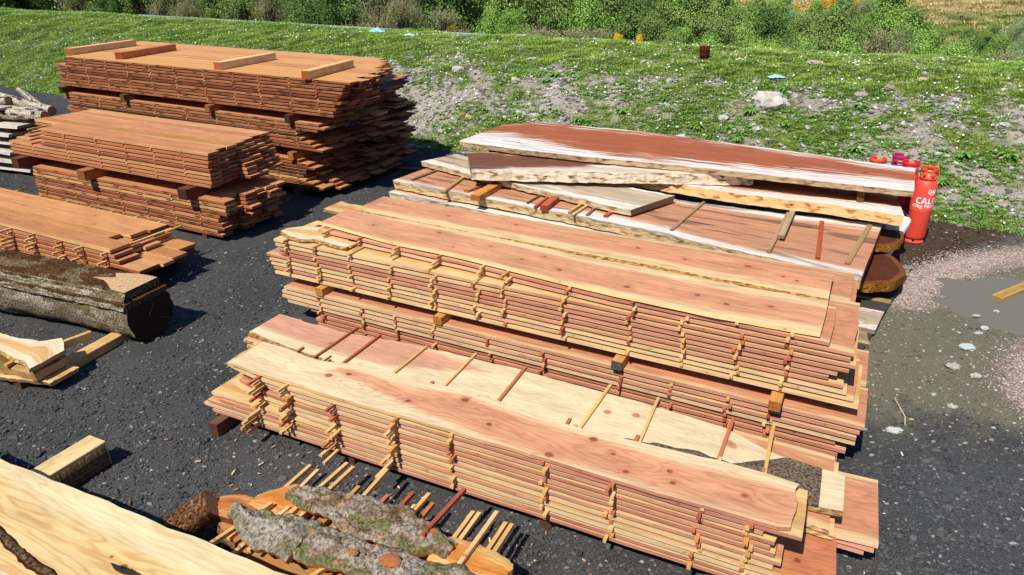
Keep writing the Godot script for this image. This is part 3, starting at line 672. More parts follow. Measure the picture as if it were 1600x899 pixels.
func stack_second():
	var fr := frame(-4.85, -11.04, 26.7)
	footprint(fr, -5.2, 0.2, 0.0, 1.5)
	var jit := func(a): return rng.randf_range(-a, a)
	var s0 := [-4.18, -4.2, -4.3, -4.25, -4.35, -5.3, -5.32, -5.28, -5.3]
	plank_pack(fr, {top = 1.495, t = 0.042, gap = 0.024, layers = 9, rows = split(0, 1.66, 7), phrase = "orange upper pack before the tall stack", dark = 0.15, palechance = 0.1, cols = [-4.6, -3.55, -2.68, -1.94, -1.24, -0.55],
		u0 = func(k, r): return s0[k] - (0.95 if r >= 2 and k < 2 else 0.16 * r) + jit.call(0.03), u1 = func(k, r): return 0.02 - 0.05 * r + (0.03 * k if r > 2 else 0.0) + jit.call(0.035)})
	plank_pack(fr, {top = 0.725, t = 0.042, gap = 0.024, layers = 10, rows = split(0, 1.4, 6), phrase = "lower pack under the orange upper pack", dark = 0.35, palechance = 0.1, cols = [-4.55, -3.67, -3.04, -2.35, -1.69, -1.0, -0.4],
		u0 = func(k, r): return -4.85 + jit.call(0.1), u1 = func(k, r): return 0.1 + [0.12, 0.02, 0.2, 0.06, 0.16, 0.1][r] + jit.call(0.1) - 0.02 * k})
	for i in 3:
		beam(fr, "bearer_beam", [-4.95, -3.02, -0.47][i], -0.2, 1.62, 0.7245, 0.2, 0.18, [lin(120, 72, 50), lin(186, 122, 70), lin(112, 66, 46)][i], [lin(110, 62, 44), lin(170, 112, 68), lin(86, 54, 40)][i], ["thick dark bearer at the log pile end between the orange packs", "thick ochre bearer in the middle between the orange packs", "thick dark brown bearer near the tall stack corner between the orange packs"][i], "thick bearers between the orange packs")
		beam(fr, "ground_skid", [-4.5, -2.4, -0.4][i], 0.02, 1.4, 0.0, 0.1, 0.0865, lin(130, 88, 62), lin(120, 80, 56), "timber skid on the chippings under the orange packs, %s along" % ["first", "second", "third"][i], "skids under the orange packs")

func stack_low():
	var fr := frame(-5.57, -9.13, 27.0)
	footprint(fr, -6.0, 0.3, 0.05, 1.2)
	var jit := func(a): return rng.randf_range(-a, a)
	var ends := [[-0.02, -0.5, -0.32, -0.2], [0.02, -0.1, -0.3, -0.3], [0.1, -0.1, 0.0, -0.2], [0.56, 0.62, 0.5, 0.3], [-0.1, 0.1, 0.3, 0.28], [0.0, 0.0, 0.2, 0.1], [-0.05, 0.1, 0.1, 0.0], [0.0, 0.0, 0.0, 0.0]]
	plank_pack(fr, {top = 0.6, t = 0.044, gap = 0.026, layers = 8, rows = [[0.0, 0.32], [0.33, 0.52], [0.53, 0.8], [0.81, 1.12]], phrase = "low stack behind the log", dark = 0.1, palechance = 0.3, indiv = true, pr0 = 0.03, pr = 0.22, cols = [-2.9, -2.35, -1.8, -1.12, -0.62, -0.15],
		u0 = func(k, r): return -6.2 + jit.call(0.1), u1 = func(k, r): return ends[k][r] + jit.call(0.03)})
	var bu := [-4.26, -3.59, -2.87, -2.24, -1.7, -1.1, -0.56, -0.11]
	for i in bu.size():
		stick(fr, bu[i], 0.98, 1.26, 0.53, 0.034, 0.027, [0, 6, 2, 1][i % 4], rng.randf_range(-0.05, 0.05), "%s stick tip poking out behind the low plank stack, %s along" % [STICK_WORDS[[0, 6, 2, 1][i % 4]], ["first", "second", "third", "fourth", "fifth", "sixth", "seventh", "eighth"][i]], "stick tips behind the low stack")
	for i in 3:
		beam(fr, "ground_skid", [-4.2, -2.2, -0.4][i], 0.02, 1.1, 0.0, 0.1, 0.07, lin(120, 84, 60), lin(110, 76, 54), "timber skid under the low stack behind the log, %s along" % ["first", "second", "third"][i], "skids under the low stack")

# ------------------------------------------------------------------ the wide slabs
func slab_pile():
	var fr := frame(4.357, -8.007, 30.0)
	footprint(fr, -7.8, 0.0, 0.3, 4.3)
	var g := "wide slabs of the red hearted pile"
	var f := [Vector2(-7.85, 0.59), Vector2(-6.59, 0.5), Vector2(-5.31, 0.49), Vector2(-4.13, 0.42), Vector2(-3.06, 0.36), Vector2(-2.08, 0.26), Vector2(-1.19, 0.17), Vector2(-0.53, 0.09), Vector2(0, 0)]
	var b := [Vector2(-7.83, 1.85), Vector2(-2.6, 2.05), Vector2(-1.14, 2.22), Vector2(0.05, 2.4)]
	board(fr, "wide_slab", -7.85, 0.0, f, b, 0.5, 0.16, [M.big2, M.pale_bark, M.end], Color.WHITE, lin(236, 214, 176), "very wide cracked red-brown slab with white front edge, sticks lying across it", "slab", g, {n = 70, m = 4, wav = 0.018, slant = -0.05, seed = 41, jag = 0.02, sk = 0.02, endtint = lin(196, 122, 84), wf = 2.0})
	f = [Vector2(-7.88, 0.5), Vector2(-5.3, 0.42), Vector2(-4.2, 0.4)]
	board(fr, "wide_slab", -7.88, -1.6, [Vector2(-7.9, 0.47), Vector2(-5.2, 0.38), Vector2(-1.6, 0.3)], 1.8, 0.34, 0.13, [M.big2, M.pale_bark, M.end], Color.WHITE, lin(236, 226, 208), "white edged slab beneath the very wide cracked slab", "slab", g, {n = 50, m = 2, wav = 0.02, slant = -0.04, seed = 43, wf = 2.0})
	for i in 3:
		beam(fr, "bearer_beam", [-7.2, -4.6, -2.2][i], 0.6, 2.0, 0.2, 0.14, 0.141, lin(150, 116, 84), lin(130, 100, 74), "old bearer under the red hearted slab pile, %s along" % ["first", "second", "third"][i], "bearers under the slab pile")
		beam(fr, "ground_skid", [-7.0, -4.4, -2.4][i], 0.7, 4.4, 0.0, 0.2, 0.201, lin(120, 96, 74), lin(110, 86, 66), "thick skid on the ground under the red hearted slab pile, %s along" % ["first", "second", "third"][i], "skids under the slab pile")
	for i in 3:
		beam(fr, "bearer_block", [-6.9, -4.1, -2.9][i], 0.75, 1.6, 0.4695, 0.08, 0.031, lin(226, 176, 110), lin(220, 170, 100), "thin packing block between the two wide slabs, %s along" % ["first", "second", "third"][i], "packing blocks of the slab pile")
	# rear column: supports, the shorter slab and the great bleached slab on top
	for i in 3:
		beam(fr, "bearer_post", [-6.6, -4.2, -1.9][i], 2.62, 4.1, 0.2005, 0.3, 0.552, lin(120, 92, 70), lin(110, 84, 62), "stacked dark bearers behind the very wide slab, %s along" % ["first", "second", "third"][i], "bearers behind the wide slab")
	var f2 := frame(5.639, -9.815, 28.0)
	board(f2, "wide_slab", -6.9, 0.0, [Vector2(-6.9, 0.1), Vector2(-4.0, 0.05), Vector2(-2.2, -0.06), Vector2(-1.0, 0.02), Vector2(0, -0.05)], 1.05, 0.755, 0.145, [M.big1, M.pale_bark, M.end], Color.WHITE, lin(218, 180, 134), "barky edged slab right under the great bleached red slab", "slab", g, {n = 60, m = 2, wav = 0.025, slant = 0.05, seed = 47, wf = 2.2, sk = -0.12, uo = 0.2, us = 0.8, endtint = lin(120, 62, 44)})
	var f3 := frame(5.885, -9.94, 25.1)
	for i in 4:
		beam(f3, "bearer_beam", [-7.0, -5.0, -2.8, -0.7][i], 0.16, 1.3, 0.8995, 0.1, 0.206, lin(150, 110, 76), lin(130, 96, 66), "bearer in the dark gap under the great bleached slab, %s along" % ["first", "second", "third", "fourth"][i], "bearers under the great bleached slab")
	board(f3, "wide_slab", -7.55, 0.02, [Vector2(-7.55, 0.02), Vector2(-7.4, -0.06), Vector2(-5.2, -0.12), Vector2(-3.07, 0.02), Vector2(-1.59, 0.0), Vector2(0, 0)], [Vector2(-7.6, 1.7), Vector2(-7.0, 2.25), Vector2(-4.78, 2.3), Vector2(-2.29, 1.89), Vector2(0.09, 1.41)], 1.105, 0.1, [M.big1, M.pale_bark, M.end], Color.WHITE, lin(232, 212, 178), "great bleached slab with rusty red heart topping the slab pile", "slab", g, {n = 70, m = 5, wav = 0.02, slant = -0.05, bslant = 0.03, seed = 53, wf = 2.0, sk = 0.05, endtint = lin(176, 100, 66), bow = 0.012})
	# two loose slabs leaning across the front
	var p := P(fr, -7.84, 1.5, 0.0); var q := P(fr, -3.3, 0.7, 0.0)
	var f5 := frame(q.x, q.z, rad_to_deg(atan2(q.z - p.z, q.x - p.x)))
	var L5 := Vector2(q.x - p.x, q.z - p.z).length()
	board(f5, "loose_slab", -L5, 0.0, [Vector2(-L5, 0.0), Vector2(-L5 * 0.7, -0.06), Vector2(-L5 * 0.3, -0.02), Vector2(0, 0.0)], [Vector2(-L5, 0.82), Vector2(0, 1.12)], 0.7, 0.1, [M.weather, M.pale_bark, M.end], lin(250, 246, 240), lin(222, 208, 184), "grey weathered slab lying askew under the barky slab", "slab", "", {n = 40, m = 3, wav = 0.02, slant = -0.03, seed = 57, wf = 2.0, sk = 0.14, endtint = lin(150, 128, 104)})
	p = P(fr, -6.39, 0.76, 0.0); q = P(fr, -2.06, 2.55, 0.0)
	var f4 := frame(q.x, q.z, rad_to_deg(atan2(q.z - p.z, q.x - p.x)))
	var L4 := Vector2(q.x - p.x, q.z - p.z).length()
	board(f4, "loose_slab", -L4, 0.0, [Vector2(-L4, 0.0), Vector2(-L4 * 0.6, -0.04), Vector2(-L4 * 0.3, -0.03), Vector2(0, 0)], [Vector2(-L4, 1.1), Vector2(-L4 * 0.55, 0.98), Vector2(0, 0.5)], 0.9, 0.18, [M.big3, M.pale_bark, M.end], Color.WHITE, lin(222, 212, 198), "thick slab with flaking pale bark on its front, lying askew over the pile", "slab", "", {n = 60, m = 4, wav = 0.03, slant = 0.02, seed = 59, wf = 2.2, sk = -0.25, endtint = lin(176, 140, 104), rot = Vector3(0.035, 0, 0.018)})
	# sticks and beams lying on the very wide slab
	var ss := [[-2.63, 0.51, -2.6, 2.1, 0.05, 0.03, [176, 150, 104], "grey brown batten lying alone across the cracked slab"], [-1.21, 0.31, -1.3, 2.3, 0.055, 0.05, [186, 160, 112], "long grey green batten reaching up to the great bleached slab"],
		[-0.6, 0.4, -0.78, 2.0, 0.06, 0.035, [190, 92, 58], "red brown batten on the cracked slab, between two grey ones"], [-0.24, 0.4, -0.13, 2.3, 0.07, 0.03, [180, 152, 104], "knotty grey batten nearest the cut end of the cracked slab"],
		[-7.54, 0.74, -7.53, 1.65, 0.06, 0.035, [150, 112, 76], "thin grey stick at the far end of the cracked slab"], [-6.6, 0.35, -6.83, 1.35, 0.07, 0.04, [196, 160, 100], "wide pale batten jutting over the slab edge by the bored slab"],
		[-6.3, 0.62, -6.25, 1.3, 0.1, 0.05, [216, 148, 84], "split offcut tucked beneath the barky slab"], [-5.91, 0.3, -5.99, 1.25, 0.17, 0.1, [224, 154, 80], "thick orange squared beam jutting from beneath the barky slab"],
		[-5.08, 0.59, -5.1, 1.1, 0.04, 0.03, [120, 92, 64], "thin dark stick beneath the barky slab"], [-4.85, 0.42, -4.93, 1.1, 0.045, 0.05, [204, 108, 62], "narrow reddish batten beside the red beam"], [-4.68, 0.4, -4.77, 1.1, 0.13, 0.09, [206, 104, 62], "short red squared beam jutting from beneath the grey slab"],
		[-4.26, 0.45, -4.28, 1.1, 0.045, 0.05, [220, 190, 124], "pale batten paired with another under the grey slab tip"], [-4.16, 0.36, -4.18, 1.1, 0.045, 0.04, [232, 196, 120], "honey batten paired with another under the grey slab tip"], [-3.98, 0.51, -4.04, 1.1, 0.045, 0.035, [150, 130, 90], "mossy grey stick under the grey slab tip"], [-3.71, 0.59, -3.71, 1.1, 0.07, 0.04, [206, 96, 58], "short bright red batten under the grey slab tip"]]
	for s in ss:
		var turn := -atan2(s[2] - s[0], s[3] - s[1])
		var c: Array = s[6]
		beam(fr, "batten", (s[0] + s[2]) / 2, s[1], s[3], 0.659, s[4], s[5], lin(c[0], c[1], c[2]), lin(c[0] - 14, c[1] - 14, c[2] - 10), s[7], "battens on the cracked slab", turn, "batten")
	beam(fr, "batten", -1.2, 0.85, 2.3, 0.708, 0.08, 0.045, lin(190, 172, 130), lin(170, 150, 110), "second weathered batten lying along the long grey green one", "battens on the cracked slab", 0.06, "batten")
	# round slices under the cut ends
	slice(fr, -0.3, 1.4, 0.215, 0.77, 0.13, "dark round log slice with orange rim under the cracked slab end", 3)
	slice(fr, -0.32, 2.42, 0.4, 0.66, 0.1, "second round log slice with ochre rim, higher and nearer the gas cylinders", 9)
	beam(fr, "bearer_block", -0.45, 0.9, 1.9, 0.0, 0.3, 0.216, lin(110, 100, 84), lin(100, 90, 74), "grey block carrying the dark round log slice")
	beam(fr, "bearer_block", -0.5, 2.1, 3.0, 0.0, 0.3, 0.401, lin(96, 82, 66), lin(90, 76, 60), "dark block carrying the higher round log slice")
	beam(fr, "bearer_block", -0.75, 0.75, 1.9, 0.344, 0.16, 0.157, lin(120, 92, 66), lin(110, 84, 58), "block between the dark log slice and the cracked slab")
	board(fr, "dark_sheet", -1.2, 0.33, -0.8, 2.05, 0.02, 0.03, [M.plain, M.plain, M.plain], lin(62, 58, 54), lin(40, 40, 42), "flat dark sheet lying on the ground beyond the cracked slab end", "sheet", "", {n = 2, m = 1, sk = 0.12, seed = 5})
	board(fr, "weathered_plank", -0.3, 0.28, -0.2, 0.42, 0.05, 0.06, [M.weather, M.edge, M.end], lin(240, 236, 230), lin(150, 136, 116), "short grey weathered plank on the dark sheet beside the middle stack", "plank", "", {n = 6, m = 1, seed = 9, sk = 0.08})
	board(fr, "weathered_plank", -0.4, 0.2, -0.55, -0.25, 0.02, 0.05, [M.weather, M.edge, M.end], lin(200, 180, 156), lin(120, 100, 80), "broken brown offcut lying among dead grass by the middle stack", "offcut", "", {n = 6, m = 1, seed = 10, sk = -0.2, wav = 0.03})
	board(fr, "lath", -0.25, 0.36, 0.86, 0.93, 0.051, 0.03, [M.palew, M.edge, M.end], lin(206, 190, 140), lin(190, 170, 120), "thin pale lath lying on the dark sheet under the log slice", "lath", "", {n = 3, seed = 11})
	# white plastic casing between pile and gas cylinder
	var wc = put(Node3D.new(), "plastic_casing")
	wc.transform = Transform3D(fr.basis * Basis.from_euler(Vector3(0, 0.25, -0.25)), P(fr, 0.0, 2.9, 0.0))
	tag(wc, "white plastic casing leaning between the slab pile and the red gas cylinder", "casing")
	for i in 2:
		var st := new_st(lin(214, 226, 226), 1)
		rounded_box(st, Vector3(0.34, 0.36, 0.5), 0.07)
		var pn := mesh_node(commit([[st, std(Color.WHITE, 0.35, {spec = 0.5})]]), "panel", wc)
		pn.position = Vector3(0.02 * i, 0.2 + 0.375 * i, 0)
	var ss2 := new_st(lin(40, 46, 50))
	box_into(ss2, Transform3D(Basis(), Vector3(0, 0.385, 0)), Vector3(0.3, 0.03, 0.44))
	mesh_node(commit([[ss2, M.plain]]), "seam", wc)

func rounded_box(st: SurfaceTool, s: Vector3, r: float):
	var nlat := 10; var nlon := 20
	var pts := []
	for i in nlat + 1:
		var a := -PI / 2 + PI * i / nlat
		var row := []
		for j in nlon + 1:
			var b := TAU * j / nlon
			var d := Vector3(cos(a) * cos(b), sin(a), cos(a) * sin(b))
			var c := Vector3(signf(d.x) * (s.x / 2 - r), signf(d.y) * (s.y / 2 - r), signf(d.z) * (s.z / 2 - r))
			row.append(c + d * r)
		pts.append(row)
	for i in nlat:
		for j in nlon: quad(st, pts[i][j], pts[i][j + 1], pts[i + 1][j + 1], pts[i + 1][j], pts[i][j] + pts[i + 1][j + 1])

func slice(fr: Transform3D, u: float, v: float, h: float, R: float, t: float, label: String, s: int):
	var nn := nz(s, 1.0, 3)
	var stt := new_st(); var ste := new_st(Color.WHITE, 1)
	var n := 56
	var rim := []
	for i in n + 1:
		var a := TAU * i / n
		rim.append(R * (1.0 + 0.09 * nn.get_noise_2d(cos(a) * 1.2, sin(a) * 1.2)))
	var rings := [0.0, 0.25, 0.5, 0.75, 0.9, 1.0]
	for i in n:
		var a0 := TAU * i / n; var a1 := TAU * (i + 1) / n
		for k in 5:
			var col := lin(92, 50, 32).lerp(lin(120, 68, 40), 0.5 + 0.5 * nn.get_noise_2d(i * 0.6, k)) if k < 4 else lin(150, 92, 48)
			stt.set_color(col)
			for y in [t, 0.0]:
				quad(stt, Vector3(cos(a0) * rim[i] * rings[k], y, sin(a0) * rim[i] * rings[k]), Vector3(cos(a1) * rim[i + 1] * rings[k], y, sin(a1) * rim[i + 1] * rings[k]), Vector3(cos(a1) * rim[i + 1] * rings[k + 1], y, sin(a1) * rim[i + 1] * rings[k + 1]), Vector3(cos(a0) * rim[i] * rings[k + 1], y, sin(a0) * rim[i] * rings[k + 1]), Vector3(0, y - t / 2, 0))
		var e := 0.5 + 0.5 * nn.get_noise_2d(i * 1.3, 50.0)
		ste.set_color(lin(150, 96, 40).lerp(lin(232, 176, 92), e))
		var b0 := 1.0 + 0.015 * nn.get_noise_2d(i * 3.0, 9.0)
		quad(ste, Vector3(cos(a0) * rim[i], t, sin(a0) * rim[i]), Vector3(cos(a1) * rim[i + 1], t, sin(a1) * rim[i + 1]), Vector3(cos(a1) * rim[i + 1] * b0, 0, sin(a1) * rim[i + 1] * b0), Vector3(cos(a0) * rim[i] * b0, 0, sin(a0) * rim[i] * b0), Vector3(cos(a0), 0, sin(a0)))
	var o := mesh_node(commit([[stt, M.end], [ste, M.bark]]), "log_slice")
	o.transform = Transform3D(fr.basis, P(fr, u, v, h))
	tag(o, label, "log slice")

# ------------------------------------------------------------------ bark slabs in front
# a slab with a domed, barky top and a sawn underside; outlines f and b in (u, v)
func bark_slab(fr: Transform3D, nm: String, u0: float, u1: float, f, b, h: float, t: float, dome: float, s: int, cols: Array, edge: Color, label: String, grp := "", mat = null):
	var nn := nz(s, 1.0, 4)
	var n := int(maxf(24, (u1 - u0) * 44)); var m := 18
	var vc := (avg(f) + avg(b)) / 2; var uc := (u0 + u1) / 2
	var st := new_st(Color.WHITE, 1); var se := new_st(edge)
	var top := []; var bot := []
	var on := (0.06 if dome > 0.05 else 0.03) * clampf(u1 - u0, 0.3, 1.0)
	for i in n + 1:
		var u := lerpf(u0, u1, float(i) / n)
		var vf: float = pl(f, u) + on * nn.get_noise_2d(u * 3.5, 4.0) + 0.012 * nn.get_noise_2d(u * 16.0, 4.0); var vb: float = pl(b, u) + on * nn.get_noise_2d(u * 3.5, 44.0) + 0.012 * nn.get_noise_2d(u * 16.0, 44.0)
		var rt := []
		var endk := clampf(minf(u - u0, u1 - u) / 0.05, 0.0, 1.0)
		for j in m + 1:
			var q := float(j) / m
			var prof := sqrt(maxf(0.0, 1.0 - pow(absf(2 * q - 1), 2.4)))
			var y := t + dome * prof * (0.75 + 0.6 * nn.get_noise_2d(u * 1.6, q * 1.2 + 7)) + (minf(0.05, dome * 0.7) * nn.get_noise_2d(u * 6, q * 3.5) + minf(0.026, dome * 0.4) * nn.get_noise_2d(u * 22, q * 11)) * prof
			y = lerpf(t * 0.75, y, 0.6 + 0.4 * endk)
			rt.append(Vector3(u - uc + 0.02 * nn.get_noise_2d(q * 4, u), y, -(lerpf(vf, vb, q) - vc)))
		top.append(rt)
		bot.append([Vector3(u - uc, 0, -(vf + 0.02 - vc)), Vector3(u - uc, 0, -(vb - 0.02 - vc))])
	for i in n:
		for j in m:
			var u := lerpf(u0, u1, float(i) / n)
			var q := float(j) / m
			var a := 0.5 + 0.5 * nn.get_noise_2d(u * 3.0 + 20, q * 2.0)
			var g := nn.get_noise_2d(u * 1.8 + 90, q * 1.6)
			var c: Color = cols[0].lerp(cols[1], smoothstep(0.25, 0.75, a))
			if cols.size() > 2: c = c.lerp(cols[2], smoothstep(0.1, 0.32, g))
			if cols.size() > 3: c = c.lerp(cols[3], smoothstep(0.28, 0.42, nn.get_noise_2d(u * 4.0 + 190, q * 3.4)))
			st.set_color(c)
			var ux := 0.08 + 0.35 * (u1 - u0) * i / n; var ux2 := 0.08 + 0.35 * (u1 - u0) * (i + 1) / n
			quad(st, top[i][j], top[i + 1][j], top[i + 1][j + 1], top[i][j + 1], Vector3.UP, Vector2(ux, 0.1 + 0.8 * j / m), Vector2(ux2, 0.1 + 0.8 * j / m), Vector2(ux2, 0.1 + 0.8 * (j + 1) / m), Vector2(ux, 0.1 + 0.8 * (j + 1) / m))
		quad(se, top[i][0], top[i + 1][0], bot[i + 1][0], bot[i][0], Vector3(0, 0, 1), Vector2(i * 0.02, 0), Vector2(i * 0.02 + 0.02, 0), Vector2(i * 0.02 + 0.02, 1), Vector2(i * 0.02, 1))
		quad(se, top[i][m], top[i + 1][m], bot[i + 1][1], bot[i][1], Vector3(0, 0, -1))
		quad(se, bot[i][0], bot[i + 1][0], bot[i + 1][1], bot[i][1], Vector3.DOWN)
	for i in [0, n]:
		for j in m:
			var k0 := float(j) / m; var k1 := float(j + 1) / m
			quad(se, top[i][j], top[i][j + 1], bot[i][0].lerp(bot[i][1], k1), bot[i][0].lerp(bot[i][1], k0), Vector3.LEFT if i == 0 else Vector3.RIGHT, Vector2(0, k0), Vector2(0, k1), Vector2(0.05, k1), Vector2(0.05, k0))
	if mat == null: mat = M.small_slab if nm in ["orange_slab", "split_log", "wavy_slab"] else M.lichen
	var o := mesh_node(commit([[st, mat], [se, M.timber]]), nm)
	o.transform = Transform3D(fr.basis, P(fr, uc, vc, h))
	return tag(o, label, "bark slab", grp)

func bark_pile():
	var fr := frame(0.0, -3.783, 25.0)
	footprint(fr, -2.4, 0.1, -0.7, 0.0)
	var grey := lin(168, 158, 146); var brown := lin(126, 102, 82); var moss := lin(120, 120, 82); var rust := lin(178, 142, 116); var wood := lin(222, 156, 84)
	# lower sawn slabs
	board(fr, "orange_slab", -2.35, 0.2, [Vector2(-2.35, -0.5), Vector2(-1.5, -0.74), Vector2(0.2, -0.7)], [Vector2(-2.35, -0.25), Vector2(-2.05, -0.02), Vector2(-1.2, -0.02), Vector2(0.2, -0.1)], 0.1, 0.07, [M.small_slab, M.bark_edge, M.end], lin(206, 160, 120), lin(170, 120, 80), "orange sawn slab at the bottom of the bark slab pile", "slab", "", {n = 30, m = 2, wav = 0.04, slant = 0.03, seed = 71, wf = 2.0})
	bark_slab(fr, "orange_slab", -2.2, -1.72, [Vector2(-2.2, -0.3), Vector2(-1.9, -0.34), Vector2(-1.72, -0.3)], [Vector2(-2.2, -0.18), Vector2(-2.02, 0.05), Vector2(-1.72, 0.04)], 0.2, 0.07, 0.015, 73, [lin(240, 186, 130), lin(248, 206, 150)], lin(222, 150, 88), "bright orange sawn slab end, at the far end of the bark slabs")
	bark_slab(fr, "orange_slab", -2.5, -2.05, [Vector2(-2.5, -0.5), Vector2(-2.05, -0.45)], [Vector2(-2.5, -0.3), Vector2(-2.3, -0.2), Vector2(-2.05, -0.2)], 0.16, 0.09, 0.02, 74, [lin(206, 156, 120), lin(226, 176, 130)], lin(140, 92, 60), "round hollow knot end of a brown slab, beside the bright orange slab end")
	bark_slab(fr, "orange_slab", -0.55, 0.03, [Vector2(-0.55, -0.26), Vector2(-0.2, -0.28), Vector2(0.03, -0.24)], [Vector2(-0.55, 0.0), Vector2(-0.3, 0.04), Vector2(0.03, -0.02)], 0.235, 0.11, 0.012, 75, [lin(244, 206, 150), lin(250, 220, 170), lin(232, 176, 120)], lin(220, 150, 84), "thick orange sawn slab end at the near end of the bark slabs")
	bark_slab(fr, "orange_slab", -0.1, 0.2, [Vector2(-0.1, -0.3), Vector2(0.2, -0.26)], [Vector2(-0.1, -0.1), Vector2(0.2, -0.08)], 0.175, 0.09, 0.01, 76, [lin(246, 210, 150), lin(240, 200, 140)], lin(230, 160, 84), "small orange slab end stepping down beside the cracked orange one")
	# bark-covered slabs on top
	bark_slab(fr, "bark_slab", -1.9, -0.42, [Vector2(-1.9, -0.2), Vector2(-1.49, -0.24), Vector2(-1.07, -0.33), Vector2(-0.61, -0.24), Vector2(-0.42, -0.2)], [Vector2(-1.9, -0.1), Vector2(-1.7, 0.02), Vector2(-1.38, 0.08), Vector2(-0.87, 0.1), Vector2(-0.54, -0.02), Vector2(-0.42, -0.06)], 0.32, 0.04, 0.065, 81, [grey, brown, moss, rust], wood, "mossy grey brown bark slab with orange sawn edge, rear of the two on the pile", "bark slabs on the pile")
	bark_slab(fr, "bark_slab", -1.5, 0.2, [Vector2(-1.5, -0.68), Vector2(-1.02, -0.62), Vector2(-0.6, -0.78), Vector2(0.24, -0.82)], [Vector2(-1.5, -0.34), Vector2(-1.32, -0.32), Vector2(-0.78, -0.28), Vector2(-0.29, -0.23), Vector2(0.14, -0.3)], 0.32, 0.045, 0.07, 82, [lin(176, 170, 158), lin(136, 118, 100), moss, rust], wood, "pale grey bark slab with knot scars, front of the two on the pile", "bark slabs on the pile")
	bark_slab(fr, "bark_slab", -2.14, -1.42, [Vector2(-2.14, -0.56), Vector2(-1.8, -0.72), Vector2(-1.42, -0.7)], [Vector2(-2.14, -0.47), Vector2(-1.84, -0.4), Vector2(-1.42, -0.3)], 0.335, 0.05, 0.095, 83, [lin(172, 168, 156), lin(140, 132, 118), lin(128, 128, 90)], wood, "broken knobbly grey bark chunk overlapping the front bark slab", "bark slabs on the pile")
	# knot scars
	for s in [[-0.62, -0.08, 0.428, 0.05], [-0.72, -0.45, 0.448, 0.06], [-1.0, -0.5, 0.445, 0.03], [-0.2, -0.5, 0.44, 0.04]]:
		var kn := new_st(lin(206, 140, 92), 1)
		for i in 14:
			var a := TAU * i / 14; var b := TAU * (i + 1) / 14
			tri(kn, Vector3(0, 0.022, 0), Vector3(cos(a) * s[3] * 1.3, -0.004, sin(a) * s[3]), Vector3(cos(b) * s[3] * 1.3, -0.004, sin(b) * s[3]), Vector3.UP)
		var host = get_node("bark_slab") if s[1] > -0.2 else get_node("bark_slab_001")
		var o := mesh_node(commit([[kn, M.end]]), "knot_scar", host)
		o.transform = host.transform.affine_inverse() * Transform3D(fr.basis, P(fr, s[0], s[1], s[2]))
	# sticks sticking out from between the slabs
	var st := [[-2.13, 0.37, -2.13, -0.6, 0.17, 0], [-2.03, 0.35, -1.98, -0.5, 0.17, 2], [-1.76, 0.42, -1.8, -0.7, 0.28, 0], [-1.68, 0.4, -1.7, -0.6, 0.28, 6], [-1.55, 0.3, -1.55, -0.6, 0.2, 5], [-1.4, 0.49, -1.36, -0.5, 0.28, 0], [-1.27, 0.31, -1.27, -0.5, 0.2, 3], [-1.1, 0.42, -1.12, -0.3, 0.2, 4], [-0.95, 0.22, -0.95, -0.5, 0.28, 2], [-0.92, 0.39, -0.94, -0.5, 0.28, 0], [-0.86, 0.34, -0.86, -0.3, 0.24, 3],
		[-0.6, 0.4, -0.64, -0.15, 0.43, 4], [-0.52, 0.38, -0.52, -0.4, 0.24, 0], [-0.47, 0.4, -0.47, -0.4, 0.24, 2], [-0.29, 0.36, -0.3, -0.3, 0.36, 2], [-0.22, 0.36, -0.22, -0.4, 0.27, 6], [-0.17, 0.37, -0.17, -0.4, 0.27, 1], [-1.98, -0.25, -2.1, -0.85, 0.3, 6], [-1.86, -0.2, -1.9, -0.8, 0.26, 2], [-1.1, -0.3, -1.3, -0.95, 0.28, 6]]
	for i in st.size():
		var s: Array = st[i]
		stick(fr, (s[0] + s[2]) / 2, s[1], s[3], s[4], 0.032, 0.034, s[5], -atan2(s[2] - s[0], s[3] - s[1]), "%s stick poking from the bark slab pile, %s along" % [STICK_WORDS[s[5]], ["first", "second", "third", "fourth", "fifth", "sixth", "seventh", "eighth", "ninth", "tenth", "eleventh", "twelfth", "thirteenth", "fourteenth", "fifteenth", "sixteenth", "seventeenth", "eighteenth", "nineteenth", "twentieth"][i]], "sticks of the bark slab pile")
	for i in 3:
		beam(fr, "bearer_beam", [-2.0, -1.0, -0.1][i], -0.75, 0.0, 0.0, 0.12, 0.101, lin(120, 88, 64), lin(110, 80, 60), "bearer under the bark slab pile, %s along" % ["first", "second", "third"][i], "bearers under the bark slab pile")
	beam(fr, "red_block", 0.12, -0.2, 0.0, 0.0, 0.3, 0.14, lin(140, 70, 50), lin(130, 62, 46), "dark red block on the ground at the near end of the bark slab pile", "", 0.0, "block")
	# short split log with a pale face at the far end
	var lg := mesh_node(tube_mesh(0.5, 0.135, 0.12, 91, 0.07, [lin(120, 88, 66), lin(150, 116, 90)], M.bark, lin(226, 190, 150), 0.05, 24), "split_log")
	lg.transform = Transform3D(fr.basis * Basis.from_euler(Vector3(0.2, 0.9, 0.55)), P(fr, -2.58, -0.6, 0.2))
	tag(lg, "short split log with a pale cut face, behind the cream slab", "log")

